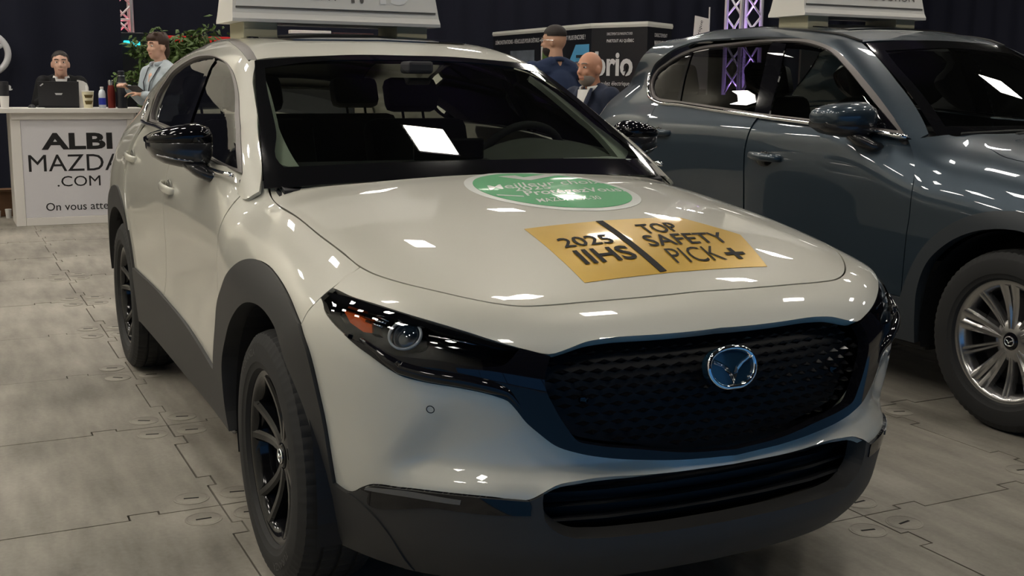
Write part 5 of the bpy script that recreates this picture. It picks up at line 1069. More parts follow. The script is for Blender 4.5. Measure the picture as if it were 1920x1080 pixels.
def build_floor():
    bm = bmesh.new(); box(bm, (-30, -16, -.2), (16, 26, -.012)); base = bobj('floor', bm, 'floor_gap'); tag(base, 'grey interlocking tile floor of the hall', kind='structure')
    xs = [-.62+.953*k for k in range(1, 4)][::-1]+[-.62, -1.59, -2.545, -3.52, -4.5, -5.48, -6.47, -7.46, -8.45, -9.44, -10.42]
    ys = [-.88+.918*k for k in range(-4, 8)]
    rng = random.Random(3)
    def seam(p, q, sg):     # jigsaw edge between two tile corners
        p, q = Vector(p), Vector(q); d = q-p; n = Vector((-d.y, d.x)).normalized()*sg
        prof = [(0, 0), (.17, 0), (.17, .03), (.27, .03), (.27, -.018), (.69, -.018), (.69, .028), (.79, .028), (.79, 0), (1, 0)]
        return [p+d*t+n*o for t, o in prof]
    def inset_loop(pts, g):
        q = np.array([(v.x, v.y) for v in pts]); return inset(q, g)
    for i in range(len(xs)-1):
        for j in range(len(ys)-1):
            x1, x0 = xs[i], xs[i+1]; y0, y1 = ys[j], ys[j+1]
            loop = seam((x0, y0), (x1, y0), 1)[:-1]+seam((x1, y0), (x1, y1), 1)[:-1]+seam((x0, y1), (x1, y1), 1)[::-1][:-1]+seam((x0, y0), (x0, y1), 1)[::-1][:-1]
            q = inset_loop(loop, rng.choice((.0022, .0032, .0048)))
            q = np.array(q); vv, _, ff, _, _, _ = delaunay_2d_cdt([Vector(t) for t in q], [(a, (a+1) % len(q)) for a in range(len(q))], [], 0, 1e-7); vv = np.array([(v.x, v.y) for v in vv]); ff = np.array(ff); ff = ff[inside(q, vv[ff].mean(1))]
            bm = bmesh.new(); vs = [bm.verts.new((x, y, 0)) for x, y in vv]; [bm.faces.new([vs[k] for k in t_]) for t_ in ff]
            ed = [e for e in bm.edges if e.is_boundary]; r = bmesh.ops.extrude_edge_only(bm, edges=ed); bmesh.ops.translate(bm, verts=[v for v in r['geom'] if isinstance(v, bmesh.types.BMVert)], vec=(0, 0, -.011))
            o = bobj('floor_tile', bm, 'floor_tile', base)
            o.location = (0, 0, rng.uniform(-.0015, 0))
    # rest of the hall floor beyond the tiles that can be told apart
    bm = bmesh.new(); X0, X1, Y0, Y1 = xs[-1], xs[0], ys[0], ys[-1]
    for a, b in (((-30, -16), (X0-.02, 26)), ((X1+.02, -16), (16, 26)), ((X0-.02, -16), (X1+.02, Y0-.02)), ((X0-.02, Y1+.02), (X1+.02, 26))): box(bm, (*a, -.011), (*b, -.001))
    bobj('floor_field', bm, 'floor_tile', base)
    # round covers with a slot near tile corners
    bm = bmesh.new(); lathe(bm, [(.058, .0), (.058, .0012), (.054, .0012), (.0535, .0006), (.050, .0006), (.049, .0012), (.0001, .0012)], 24, cap=False); cov = bobj('cover_disc', bm, 'floor_tile', base, smooth=True, angle=30)
    bm = bmesh.new(); box(bm, (-.024, -.004, .0012), (.024, .004, .002)); slot = bobj('slot', bm, 'floor_gap', cov)
    first = True
    for x in xs[:9]:
        for y in ys[2:9]:
            if abs(y-.04) < .1: continue
            for sx, sy in ((1, 1), (1, -1), (-1, 1), (-1, -1)):
                loc = (x+sx*.10, y+sy*.075, 0)
                if first: o = cov; first = False
                else:
                    o = cov.copy(); COL.objects.link(o); o.parent = base; s = slot.copy(); COL.objects.link(s); s.parent = o
                o.location = loc; o.rotation_euler = (0, 0, rng.uniform(-.4, .4)+(1.57 if rng.random() < .5 else 1.2))
build_floor()

def curtain(name, x0, y0, x1, y1, h, label, z0=0.):
    """black pleated drape from one point to another"""
    L = math.hypot(x1-x0, y1-y0); n = int(L/.09); bm = bmesh.new(); t = Vector((x1-x0, y1-y0, 0)).normalized(); nn = Vector((-t.y, t.x, 0)); rng = random.Random(int(L*10))
    A = []; B = []; ph = 0
    for i in range(n+1):
        ph += rng.uniform(.5, 1.1); d = .045*math.sin(ph); p = Vector((x0, y0, z0))+t*(L*i/n)+nn*d; A.append(bm.verts.new(p)); B.append(bm.verts.new(p+Vector((0, 0, h)))); 
    for i in range(n): bm.faces.new((A[i], A[i+1], B[i+1], B[i]))
    return tag(bobj(name, bm, 'curtain', None, smooth=True), label, kind='structure')
curtain('wall_back', -10.45, -9.9, -10.35, .23, 2.75, 'black pleated drape behind the counter')
bm = bmesh.new(); box(bm, (-16.2, -13, 0), (-16, -.6, 9)); tag(bobj('wall_side', bm, 'wall_beige'), 'beige hall wall above the drape', kind='structure')
curtain('wall_far', -22, -9, -22, 22, 9, 'far black drape at the end of the hall')
curtain('wall_right', -22, 22, 12, 22, 9, 'black drape along the far side of the hall')
bm = bmesh.new(); box(bm, (-30, -10.2, -.2), (16, -10, 9)); tag(bobj('wall_left', bm, 'wall_beige'), 'beige side wall of the hall', kind='structure')
bm = bmesh.new(); box(bm, (14, -13, -.2), (14.2, 26, 9)); tag(bobj('wall_front', bm, 'curtain'), 'dark wall behind the viewer', kind='structure')
bm = bmesh.new(); box(bm, (-30, -13, 9), (16, 26, 9.2)); tag(bobj('ceiling', bm, 'ceiling_dark'), 'dark hall ceiling', kind='structure')
for k, x in enumerate((-20, -14, -8, -2, 4, 10)):     # roof beams
    bm = bmesh.new(); tube(bm, [(x, -13, 8.7), (x, 22, 8.7)], .08, 6); tube(bm, [(x, -13, 8.0), (x, 22, 8.0)], .08, 6)
    for j in range(23): tube(bm, [(x, -13+1.5*j, 8.7), (x, -13+1.5*(j+.5), 8.0), (x, -13+1.5*(j+1), 8.7)], .045, 5)
    tag(bobj('trim_%d' % (k+1), bm, 'beam'), kind='structure')
def ceiling_lamp(x, y, z, first=[None]):
    if first[0] is None:
        t = empty('ceiling_lamp', (x, y, z)); bm = bmesh.new(); box(bm, (-.40, -.37, .02), (.40, .37, .12), .01); bobj('lamp_case', bm, 'lamp_case', t)
        bm = bmesh.new(); box(bm, (-.35, -.33, 0), (.35, .33, .021)); bobj('diffuser', bm, 'lamp_white', t); first[0] = t
    else:
        t = first[0].copy(); COL.objects.link(t); t.location = (x, y, z)
        for ch in first[0].children: c = ch.copy(); COL.objects.link(c); c.parent = t
    tag(t, 'rectangular white panel lamp hanging under the dark hall ceiling', 'lamp', 'panel lamps under the ceiling'); return t
for i in range(-3, 3):
    for j in range(-2, 4):
        if (i, j) != (1, -1): ceiling_lamp(-5.0+4.9*i, 2.92+4.4*j, 7.9)
    ceiling_lamp(-5.0+4.9*i, -8.4, 7.9)
for x in (-7.4, -2.5): ceiling_lamp(x, -3.9, 7.9); ceiling_lamp(x, -7.2, 7.9)

# --- counter
def text_x(name, s, x, y, z, wid, hgt, m, parent, bold=0., shear=0.):
    M = Matrix(((0, 0, 1, x), (1, 0, 0, y), (0, 1, 0, z), (0, 0, 0, 1))); return text_obj(name, s, M, m, parent, width=wid, height=hgt, bold=bold, shear=shear, lift=.001)
def build_counter():
    t = empty('reception_counter', (-8.9, -.45, 0)); tag(t, 'white reception counter with a black lettered front board', 'counter'); lo = lambda x, y, z: (x+8.9, y+.45, z)
    def part(name, m, *boxes, bev=.004):
        bm = bmesh.new()
        for a, b in boxes: box(bm, lo(*a), lo(*b), bev)
        return bobj(name, bm, m, t)
    part('worktop', 'counter_white', ((-9.14, -1.75, 1.045), (-8.54, .17, 1.088)))
    part('top_rail', 'counter_white', ((-8.66, -1.02, .985), (-8.585, .06, 1.045)))
    part('side_frame', 'counter_white', ((-9.15, -1.03, 0), (-8.60, -.945, 1.045)))
    part('side_frame', 'counter_white', ((-9.15, -.005, 0), (-8.60, .085, 1.045)))
    part('kick_board', 'counter_white', ((-8.66, -.945, 0), (-8.60, -.005, .075)))
    part('front_board', 'board_white', ((-8.64, -.945, .075), (-8.607, -.005, .985)))
    part('inner_shelf', 'counter_white', ((-9.15, -.945, .55), (-8.7, -.005, .58)))
    fx = -8.6065+8.9
    for s, y, z, w, h, b in (('ALBI', -.775, .706, .63, .155, .035), ('MAZDA', -.895, .505, .835, .155, .0), ('.COM', -.655, .36, .385, .098, .0), ('On vous attend', -.766, .135, .66, .075, .004)):
        text_x('board_lettering', s, fx, y+.45, z, w, h, 'black_ink', t, bold=b)
    return t
build_counter()
def flask(name, x, y, prof, m, label, cat, extra=(), group='drinks on the counter', n=20):
    t = empty(name, (x, y, 1.088)); bm = bmesh.new(); lathe(bm, prof, n, cap=True); bobj('body', bm, m, t, smooth=True, angle=40)
    for nm, pr, mm in extra: bm = bmesh.new(); lathe(bm, pr, n); bobj(nm, bm, mm, t, smooth=True, angle=40)
    return tag(t, label, cat, group)
flask('tumbler', -8.70, -1.06, [(.034, 0), (.042, .10), (.042, .11)], 'white_plastic', 'grey and white tumbler at the left edge of the counter', 'tumbler', [('sleeve', [(.043, .11), (.046, .21), (.044, .212)], 'laptop_black'), ('lid', [(.044, .212), (.042, .24), (.02, .243)], 'laptop_black')])
flask('paper_cup', -8.68, -.335, [(.038, 0), (.055, .155), (.052, .157)], 'cup_paper', 'cream paper cup with brown print and straw beside the laptop', 'cup', [('printed_badge', [(.0447, .055), (.0512, .12)], 'cup_print') if 0 else ('rim', [(.055, .153), (.057, .158), (.055, .161)], 'white_plastic')])
_cup = [o for o in COL.objects if o.name.startswith('paper_cup')][0]
bm = bmesh.new(); tube(bm, [(0, -.005, .02), (.0, -.012, .21)], .006, 8); bobj('straw', bm, 'white_plastic', _cup, smooth=True)
for zz, rr, hh in ((.095, .0496, .03), (.035, .0436, .035)):
    bm = bmesh.new(); V = [[bm.verts.new(((rr+k*.0033*6+.0012)*math.cos(a), (rr+k*.0033*6+.0012)*math.sin(a), zz+k*hh)) for a in np.linspace(-.62, .62, 8)] for k in (0, 1)]
    for k in range(7): bm.faces.new((V[0][k], V[0][k+1], V[1][k+1], V[1][k]))
    bobj('printed_badge', bm, 'cup_print', _cup)
flask('water_bottle', -8.74, -.20, [(.030, 0), (.034, .01), (.034, .05)], 'clear_plastic', 'clear plastic water bottle with a blue label on the counter', 'bottle', [('label_band', [(.0345, .03), (.0345, .095)], 'label_blue'), ('shoulder', [(.034, .095), (.034, .13), (.027, .16), (.014, .175), (.014, .18)], 'clear_plastic'), ('cap', [(.016, .18), (.016, .198), (.01, .2)], 'white_plastic')])
flask('steel_flask', -8.66, -.125, [(.034, 0), (.036, .01), (.036, .16), (.030, .20), (.026, .215)], 'bottle_red', 'dark red metal flask with a steel neck on the counter', 'bottle', [('neck', [(.0265, .215), (.0265, .232)], 'steel'), ('cap', [(.028, .232), (.027, .26), (.02, .264)], 'steel')])
flask('steel_flask', -8.62, -.035, [(.045, 0), (.047, .01), (.047, .24), (.036, .275)], 'bottle_black', 'tall black flask with a steel ring, rightmost on the counter', 'bottle', [('ring', [(.0475, .236), (.0475, .242)], 'steel'), ('neck', [(.036, .275), (.033, .30)], 'bottle_black'), ('collar', [(.034, .30), (.034, .308)], 'steel'), ('cap', [(.033, .308), (.032, .345), (.02, .352)], 'bottle_black')])
def build_laptop():
    t = empty('laptop', (-8.78, -.585, 1.088)); bm = bmesh.new(); box(bm, (-.25, -.18, 0), (.0, .18, .018), .004); bobj('keyboard_base', bm, 'laptop_black', t)
    M = Matrix.Translation((.0, 0, .016)) @ Matrix.Rotation(R(12), 4, 'Y'); bm = bmesh.new(); box(bm, (-.006, -.18, 0), (.004, .18, .235), .003, M=M); bobj('lid', bm, 'laptop_black', t)
    bm = bmesh.new(); extrude_poly(bm, [M @ Vector((.0045, y, z)) for y, z in ((-.035, .125), (-.025, .108), (.025, .108), (.035, .125))], M.to_3x3() @ Vector((.0006, 0, 0))); bobj('lid_logo', bm, 'sticker_light', t)
    bm = bmesh.new(); extrude_poly(bm, [M @ Vector((.0045, y, z)) for y, z in ((-.165, .195), (-.155, .19), (-.13, .21), (-.138, .217))], M.to_3x3() @ Vector((.0006, 0, 0))); bobj('corner_logo', bm, 'sticker_light', t)
    return tag(t, 'open black laptop on the white counter, lid towards the viewer', 'laptop')
build_laptop()
bm = bmesh.new(); pr = [(-.055, 0), (.055, 0), (.055, .19), (.04, .225), (.0, .245), (-.055, .255)]; extrude_poly(bm, [(-8.815, -.355+y*.8, 1.088+z*1.02) for y, z in pr], (-.12, 0, 0)); tag(bobj('brochure_holder', bm, 'white_plastic'), 'white holder with a rounded top behind the paper cup', 'holder')
bm = bmesh.new(); bmesh.ops.create_uvsphere(bm, u_segments=16, v_segments=8, radius=1, matrix=Matrix.Translation((-8.68, -.83, 1.088)) @ Matrix.Diagonal((.055, .035, .036, 1))); bmesh.ops.delete(bm, geom=[v for v in bm.verts if v.co.z < 1.087], context='VERTS'); tag(bobj('computer_mouse', bm, 'laptop_black', smooth=True), 'small black computer mouse left of the laptop', 'mouse')
bm = bmesh.new(); box(bm, (-8.75, -1.0, 1.0885), (-8.6, -.72, 1.092), 0, M=None); tag(bobj('paper_sheet', bm, 'paper'), 'white papers lying on the counter left of the laptop', 'paper')
# under the counter, on the left
t = empty('cardboard_box', (-9.72, -1.25, 0)); bm = bmesh.new(); box(bm, (-.2, -.28, 0), (.2, .30, .25), .004); bobj('carton', bm, 'cardboard', t); bm = bmesh.new(); extrude_poly(bm, [(.2, -.28, .25), (.2, .3, .25), (.30, .3, .27), (.30, -.28, .27)], (0, 0, .004)); bobj('flap', bm, 'cardboard', t); tag(t, 'brown cardboard box on the floor beside the counter', 'box')
for x, y, r_, h, l in ((-9.35, -1.06, .03, .09, 'white paper roll standing on the floor left of the counter'), (-9.42, -1.15, .025, .07, 'small white cup by the cardboard box')):
    bm = bmesh.new(); lathe(bm, [(r_*.8, 0), (r_, h), (r_*.9, h)], 16); bmesh.ops.translate(bm, verts=bm.verts[:], vec=(x, y, 0.0)); tag(bobj('paper_cup', bm, 'white_plastic', smooth=True, angle=40), l, 'cup')
# --- emblem and word on the drape
t = empty('wall_sign', (-10.22, -1.17, 1.61)); bm = bmesh.new(); tube(bm, [(.03, .245*math.cos(a), .215*math.sin(a)) for a in np.linspace(0, 2*math.pi, 48, endpoint=False)], .032, 10, closed=True); bobj('ring', bm, 'sticker_light', t, smooth=True)
bm = bmesh.new(); tube(bm, [(.03, -.21, .09), (.03, -.09, .03), (.03, 0, -.08), (.03, .09, .03), (.03, .21, .09)], [.02, .03, .035, .03, .02], 10); bobj('wings', bm, 'sticker_light', t, smooth=True)
text_x('wall_lettering', 'mazda', .02, -.21, -.375, .475, .082, 'sticker_light', t, bold=.03)
tag(t, 'silver ring emblem and pale lettering on the black drape', 'sign')

# --- plant
def ficus(x, y):
    t = empty('potted_ficus', (x, y, 0)); rng = random.Random(5)
    bm = bmesh.new(); lathe(bm, [(.14, 0), (.2, .35), (.21, .38), (.19, .38), (.18, .34), (.0001, .34)], 20, cap=False); bobj('pot', bm, 'laptop_black', t, smooth=True, angle=40)
    bm = bmesh.new(); tube(bm, [(0, 0, .3), (.02, .03, .8), (-.02, 0, 1.2), (0, .02, 1.6)], [.03, .025, .02, .012], 8)
    tips = []
    for k in range(64):
        a = rng.uniform(0, 6.28); z0 = rng.uniform(.85, 1.62); r_ = rng.uniform(.25, .66)*(1 if z0 < 1.45 else .8); p = Vector((0, .01, z0)); q = Vector((r_*math.cos(a)*.62, r_*math.sin(a), min(1.90, z0+rng.uniform(-.1, .35)))); mid = (p+q)/2+Vector((0, 0, .08)); tube(bm, [p, mid, q], [.008, .005, .003], 5); tips.append((p, mid, q))
    bobj('stem', bm, 'bark', t, smooth=True)
    bm = bmesh.new()
    for p, mid, q in tips:
        for i in range(60):
            s = rng.uniform(.25, 1.1); c = (p.lerp(mid, s*2) if s < .5 else mid.lerp(q, s*2-1))+Vector((rng.gauss(0, .06), rng.gauss(0, .06), rng.gauss(0, .05)))
            d = Vector((rng.gauss(0, 1), rng.gauss(0, 1), rng.uniform(-1.2, .1))).normalized(); sd = d.cross(Vector((rng.gauss(0, 1), rng.gauss(0, 1), 1))).normalized(); L_ = rng.uniform(.07, .115); w = L_*.21; up = sd.cross(d)*L_*.08
            v = [bm.verts.new(t_) for t_ in (c, c+d*L_*.4+sd*w, c+d*L_-up, c+d*L_*.4-sd*w, c+d*L_*.45+up)]
            bm.faces.new((v[0], v[1], v[4])); bm.faces.new((v[1], v[2], v[4])); bm.faces.new((v[2], v[3], v[4])); bm.faces.new((v[3], v[0], v[4]))
    tag(bobj('foliage', bm, 'leaf', t), kind='stuff'); tag(t, 'leafy green potted ficus tree behind the standing man', 'plant')
ficus(-9.9, .70)
# --- trusses
def truss(name, x, y, w, h, label, led, ledname):
    t = empty(name, (x, y, 0)); k = w/2
    for sx in (-1, 1):
        for sy in (-1, 1): bm = bmesh.new(); tube(bm, [(sx*k, sy*k, 0), (sx*k, sy*k, h)], .025, 8); bobj('chord', bm, 'alu', t, smooth=True)
    n = int(h/w)
    for face in range(4):
        c = [(-k, -k), (k, -k), (k, k), (-k, k)]; a, b = c[face], c[(face+1) % 4]; bm = bmesh.new()
        for i in range(n):
            p, q = (a, b) if i % 2 == 0 else (b, a); tube(bm, [(*p, i*h/n), (*q, (i+1)*h/n)], .014, 6); 
            if i % 3 == 0: tube(bm, [(*a, i*h/n), (*b, i*h/n)], .014, 6)
        bobj('lattice', bm, 'alu', t, smooth=True)
    bm = bmesh.new(); box(bm, (-k-.05, -k-.05, 0), (k+.05, k+.05, .015)); bobj('base_plate', bm, 'alu', t)
    bm = bmesh.new(); lathe(bm, [(.07, .02), (.08, .12), (.075, .12)], 16); bobj('uplight', bm, 'lamp_case', t)
    l = bpy.data.lights.new('uplight_beam', 'SPOT'); l.energy = led[1]; l.color = led[0]; l.spot_size = R(60); l.shadow_soft_size = .06; lo = bpy.data.objects.new('uplight_beam', l); COL.objects.link(lo); lo.parent = t; lo.location = (0, 0, .15); lo.rotation_euler = (math.pi, 0, 0)
    return tag(t, label, 'truss', 'lit aluminium trusses')
truss('lighting_truss', -11.9, .47, .17, 5, 'aluminium truss lit red at the edge of the black drape', ((1, .08, .15), 1500), 'red_led')
truss('lighting_truss', -8.75, 7.32, .30, 5, 'aluminium truss lit violet behind the grey car', ((.55, .3, 1), 1100), 'purple_led')
# --- red booth wall, panels beyond
bm = bmesh.new(); box(bm, (-15.3, -.6, 0), (-15.2, 3.0, 2.02), .01); tag(bobj('booth_wall', bm, 'red_fabric'), 'red booth wall far behind the ficus', 'wall panel')
bm = bmesh.new(); box(bm, (-13.1, 2.83, 0), (-13.0, 3.42, 2.06), .01); tag(bobj('booth_panel', bm, 'white_plastic'), 'white booth panel seen below the price board of the white car', 'wall panel')
bm = bmesh.new(); box(bm, (-13.1, 3.45, 0), (-13.0, 4.05, 2.04), .01); tag(bobj('booth_panel', bm, 'brown_panel'), 'dark brown booth panel beside the white one under the price board', 'wall panel')
bm = bmesh.new(); box(bm, (-11.42, -.1, 0), (-11.32, .75, 1.9), .01); tag(bobj('booth_panel', bm, 'trailer_black'), 'black booth panel carrying the cyan neon lights', 'wall panel')
for i, (y, z, w, h) in enumerate(((.27, 1.70, .07, .05), (.38, 1.765, .06, .04), (.47, 1.745, .12, .05))):
    bm = bmesh.new(); box(bm, (-11.325, y-w/2+.03, z), (-11.28, y+w/2+.03, z+h), .008); tag(bobj('neon_sign', bm, 'cyan_light'), ('small cyan neon light left of the ficus by the truss', 'cyan neon light at the middle of the three beside the truss', 'widest cyan neon light above the ficus leaves')[i], 'neon light', 'cyan neon lights')
# --- flag
t = empty('feather_flag', (-11.45, 8.75, 0)); bm = bmesh.new(); tube(bm, [(0, 0, 0), (0, 0, 2.5)], .012, 6); bobj('pole', bm, 'alu', t)
bm = bmesh.new(); extrude_poly(bm, [(0, -.26, 2.37), (0, -.0, 2.33), (0, .0, 1.3), (0, -.33, 1.3)], (.006, 0, 0)); bobj('cloth', bm, 'white_plastic', t)
M = Matrix(((0, 0, 1, .008), (0, -1, 0, -.10), (1, 0, 0, 2.0), (0, 0, 0, 1))); M = Matrix(((0, 0, 1, .0075), (.25, -1, 0, -.20), (1, .1, 0, 1.9), (0, 0, 0, 1)))
text_obj('flag_lettering', 'électrique', M, 'black_ink', t, width=.40, height=.07, shear=.3)
bm = bmesh.new(); lathe(bm, [(.05, 0), (.05, .003), (.0001, .004)], 16, M=Matrix.Translation((.006, -.08, 2.06)) @ Matrix.Rotation(R(90), 4, 'Y'), cap=False); bobj('red_dot', bm, 'red_fabric', t)
tag(t, 'white feather flag with a red dot above the grey car roof', 'flag')
# --- trailer
def trailer():
    t = empty('show_trailer', (-14.8, 8.68, 0)); B, Cc, D, A = Vector((0, 0, 0)), Vector((1.12, .43, 0)), Vector((.62, 1.25, 0)), Vector((-4.25, .12, 0)); H = 2.37
    E_ = Vector((-4.25, 1.35, 0)); foot = [A, B, Cc, D, E_]
    bm = bmesh.new(); extrude_poly(bm, [p+Vector((0, 0, .3)) for p in foot], (0, 0, H-.3)); bobj('body', bm, 'trailer_black', t)
    bm = bmesh.new(); pts = [p+Vector((0, 0, H-.01)) for p in foot]; tube(bm, pts, .035, 6, closed=True, flat=(.7, 1.4)); bobj('top_rail', bm, 'trailer_white', t)
    for wx in (-2.0, -2.8): bm = bmesh.new(); lathe(bm, [(.30, -.1), (.32, -.05), (.32, .05), (.30, .1)], 24, M=Matrix.Translation((wx, .02, .32)) @ Matrix.Rotation(R(90), 4, 'X')); bobj('trailer_wheel', bm, 'rubber', t)
    def frame(P, Q, n_out):
        r_ = (Q-P).normalized(); n_ = r_.cross(Vector((0, 0, 1)))
        def put(u, z, d=.012): return P+r_*u+Vector((0, 0, z))+n_*d
        def M(u, z): q = put(u, z); return Matrix(((r_.x, 0, n_.x, q.x), (r_.y, 0, n_.y, q.y), (r_.z, 1, n_.z, q.z), (0, 0, 0, 1)))
        return put, M, (Q-P).length
    put, M, L = frame(A, B, -1)
    text_obj('top_lettering', 'DÉMONSTRATIONS - VÉHICULES POUR DÉTAILS - VÉLOS TROTTINETTES ET PLUS ENCORE !', M(.15, 2.14), 'print_white', t, width=L-.35, height=.10, bold=.01)
    def pic(u0, u1, z0, z1, m, nm='picture', d=.012, cut=0):
        bm = bmesh.new(); extrude_poly(bm, [put(u0+cut, z0, d), put(u1, z0, d), put(u1, z1, d), put(u0+cut*2, z1, d), put(u0, (z0+z1)/2, d)], (put(0, 0, .01)-put(0, 0, 0))); bobj(nm, bm, m, t)
    pic(.9, 2.0, .9, 2.0, 'picture_grey'); pic(1.3, 1.45, 1.1, 1.75, 'print_white', d=.024); pic(1.1, 1.3, 1.1, 1.6, 'picture_blue', d=.024); pic(1.75, 1.95, 1.0, 1.8, 'picture_dark', d=.024)
    pic(2.3, 3.15, .6, 2.05, 'trailer_white', 'door_frame'); pic(2.38, 3.05, .6, 1.98, 'picture_green', 'door_view', d=.024)
    pic(3.35, 4.2, 1.2, 2.05, 'picture_sky', cut=.18); pic(3.9, 3.95, 1.35, 1.85, 'picture_dark', d=.024); pic(3.75, 4.1, 1.82, 1.87, 'picture_dark', d=.024); pic(3.5, 4.15, 1.25, 1.42, 'picture_dark', d=.024)
    put, M, L = frame(B, Cc, -1)
    text_obj('nose_lettering', 'DIRECTEMENT DU MANUFACTURIER', M(.35, 2.19), 'print_white', t, width=.55, height=.045); text_obj('nose_lettering', 'PARTOUT AU QUÉBEC', M(.35, 2.06), 'print_white', t, width=.58, height=.075, bold=.02)
    text_obj('brand_lettering', 'brio', M(.10, 1.50), 'print_white', t, width=.82, height=.42, bold=.03); text_obj('nose_lettering', 'roulez électrique', M(.20, 1.32), 'print_white', t, width=.66, height=.095, bold=.004)
    bm = bmesh.new(); extrude_poly(bm, [put(u, z, .016) for u, z in ((.80, 1.70), (.72, 1.58), (.78, 1.585), (.74, 1.48), (.84, 1.60), (.78, 1.60))], put(0, 0, .01)-put(0, 0, 0)); bobj('bolt_mark', bm, 'trailer_black', t)
    put, M, L = frame(Cc, D, -1)
    text_obj('nose_lettering', 'DIRECTEMENT', M(.25, 2.16), 'print_white', t, width=.5, height=.06); text_obj('nose_lettering', 'MANUFACTURIER', M(.25, 2.02), 'print_white', t, width=.52, height=.08, bold=.02)
    tag(t, 'black show trailer with white lettering and pictures behind the men', 'trailer')
trailer()
# --- blue video wall facing the cars
t = empty('video_wall', (7.0, -1.5, 0), 0)
for k in range(6):
    y = -6+2*k; bm = bmesh.new(); box(bm, (.02, y-.0, .08), (.14, y+1.98, 1.7), .01); o = bobj('panel_case', bm, 'lamp_case', t)
    bm = bmesh.new(); box(bm, (0, y+.02, .11), (.021, y+1.96, 1.67)); bobj('screen', bm, 'screen_blue', o)
    bm = bmesh.new(); box(bm, (-.2, y+.9, 0), (.5, y+1.1, .05)); box(bm, (.04, y+.9, 0), (.12, y+1.1, .2)); bobj('stand_foot', bm, 'lamp_case', o)
tag(t, 'wide blue video wall on feet facing the cars', 'screen')

bm = bmesh.new(); box(bm, (1.25, -8.5, .0005), (6.4, 4.2, .009), .003); tag(bobj('aisle_carpet', bm, 'carpet_blue'), 'blue aisle carpet on the floor in front of the cars', 'carpet')
# --- price boards
roof_sign('price_board', -1.90, -.085, 1.538, .90, [('FINANCEMENT', -.41, .165-.02, .05, .41, 'sign_ink', .0), ('1.', .052, .158-.02, .13, .055, 'sign_ink', .02), ('45', .125, .158-.02, .13, .185, 'sign_foil', .02)], 'white price board with interest rate on the white car roof')
roof_sign('price_board', -2.06, 2.93, 1.672, .86, [('DE RÉDUCTION', -.12, .165-.02, .055, .47, 'sign_ink', .0)], 'white price board about a reduction on the grey car roof')
# ---------------------------------------------------------------- people
mat('skin_a', (.66, .40, .30), rough=.5); mat('skin_b', (.68, .40, .29), rough=.5); mat('skin_c', (.62, .31, .20), rough=.45); mat('skin_d', (.54, .31, .21), rough=.5)
mat('hair_dark', (.018, .012, .010), rough=.6, bump=(120, .5, .004)); mat('hair_brown', (.05, .025, .016), rough=.6, bump=(120, .5, .004)); mat('beard_grey', (.30, .25, .22), rough=.7, bump=(150, .4, .003))
mat('suit_navy', (.013, .020, .045), rough=.8); mat('suit_bright', (.012, .026, .075), rough=.8); mat('suit_black', (.003, .003, .0045), rough=.8); mat('shirt_white', (.74, .73, .72), rough=.7); mat('shirt_blue', (.46, .52, .56), rough=.75, bump=(14, .4, .02)); mat('tee_dark', (.012, .016, .024), rough=.8); mat('jacket_grey', (.20, .18, .15), rough=.8)
mat('eye_white', (.75, .72, .68), rough=.3); mat('eye_dark', (.02, .012, .01), rough=.2); mat('lip', (.38, .14, .11), rough=.5); mat('trouser', (.02, .02, .025), rough=.8); mat('shoe', (.012, .011, .011), rough=.4); mat('lanyard', (.012, .014, .02), rough=.6)
def cap(bm, a, b, ra, rb, n=12):
    """tapered capsule"""
    a, b = Vector(a), Vector(b); d = (b-a); L = d.length; d.normalize(); pts = []; rr = []
    for t in (-.99, -.8, -.5, 0): pts.append(a+d*ra*t); rr.append(ra*math.sqrt(max(0, 1-t*t)))
    for t in (0, .5, .8, .99): pts.append(b+d*rb*t); rr.append(rb*math.sqrt(max(0, 1-t*t)))
    tube(bm, pts, rr, n)
def ell(bm, c, r, M=None, u=18, v=12):
    bmesh.ops.create_uvsphere(bm, u_segments=u, v_segments=v, radius=1, matrix=(M or Matrix()) @ Matrix.Translation(c) @ Matrix.Diagonal((*r, 1)))
def remeshed(name, bm, m, parent, vox, smooth=2):
    """fuse overlapping solids into one continuous skin"""
    me = bpy.data.meshes.new('src'); bmesh.ops.recalc_face_normals(bm, faces=bm.faces[:]); bm.to_mesh(me); bm.free(); o = bpy.data.objects.new('src', me); COL.objects.link(o)
    md = o.modifiers.new('r', 'REMESH'); md.mode = 'VOXEL'; md.voxel_size = vox; sm = o.modifiers.new('s', 'SMOOTH'); sm.iterations = smooth; sm.factor = .5
    out = bpy.data.meshes.new_from_object(o.evaluated_get(bpy.context.evaluated_depsgraph_get())); bpy.data.objects.remove(o); bpy.data.meshes.remove(me)
    out.polygons.foreach_set('use_smooth', [True]*len(out.polygons)); out.materials.clear(); out.materials.append(MATS[m]); out.name = name
    ob = bpy.data.objects.new(name, out); COL.objects.link(ob); ob.parent = parent; return ob
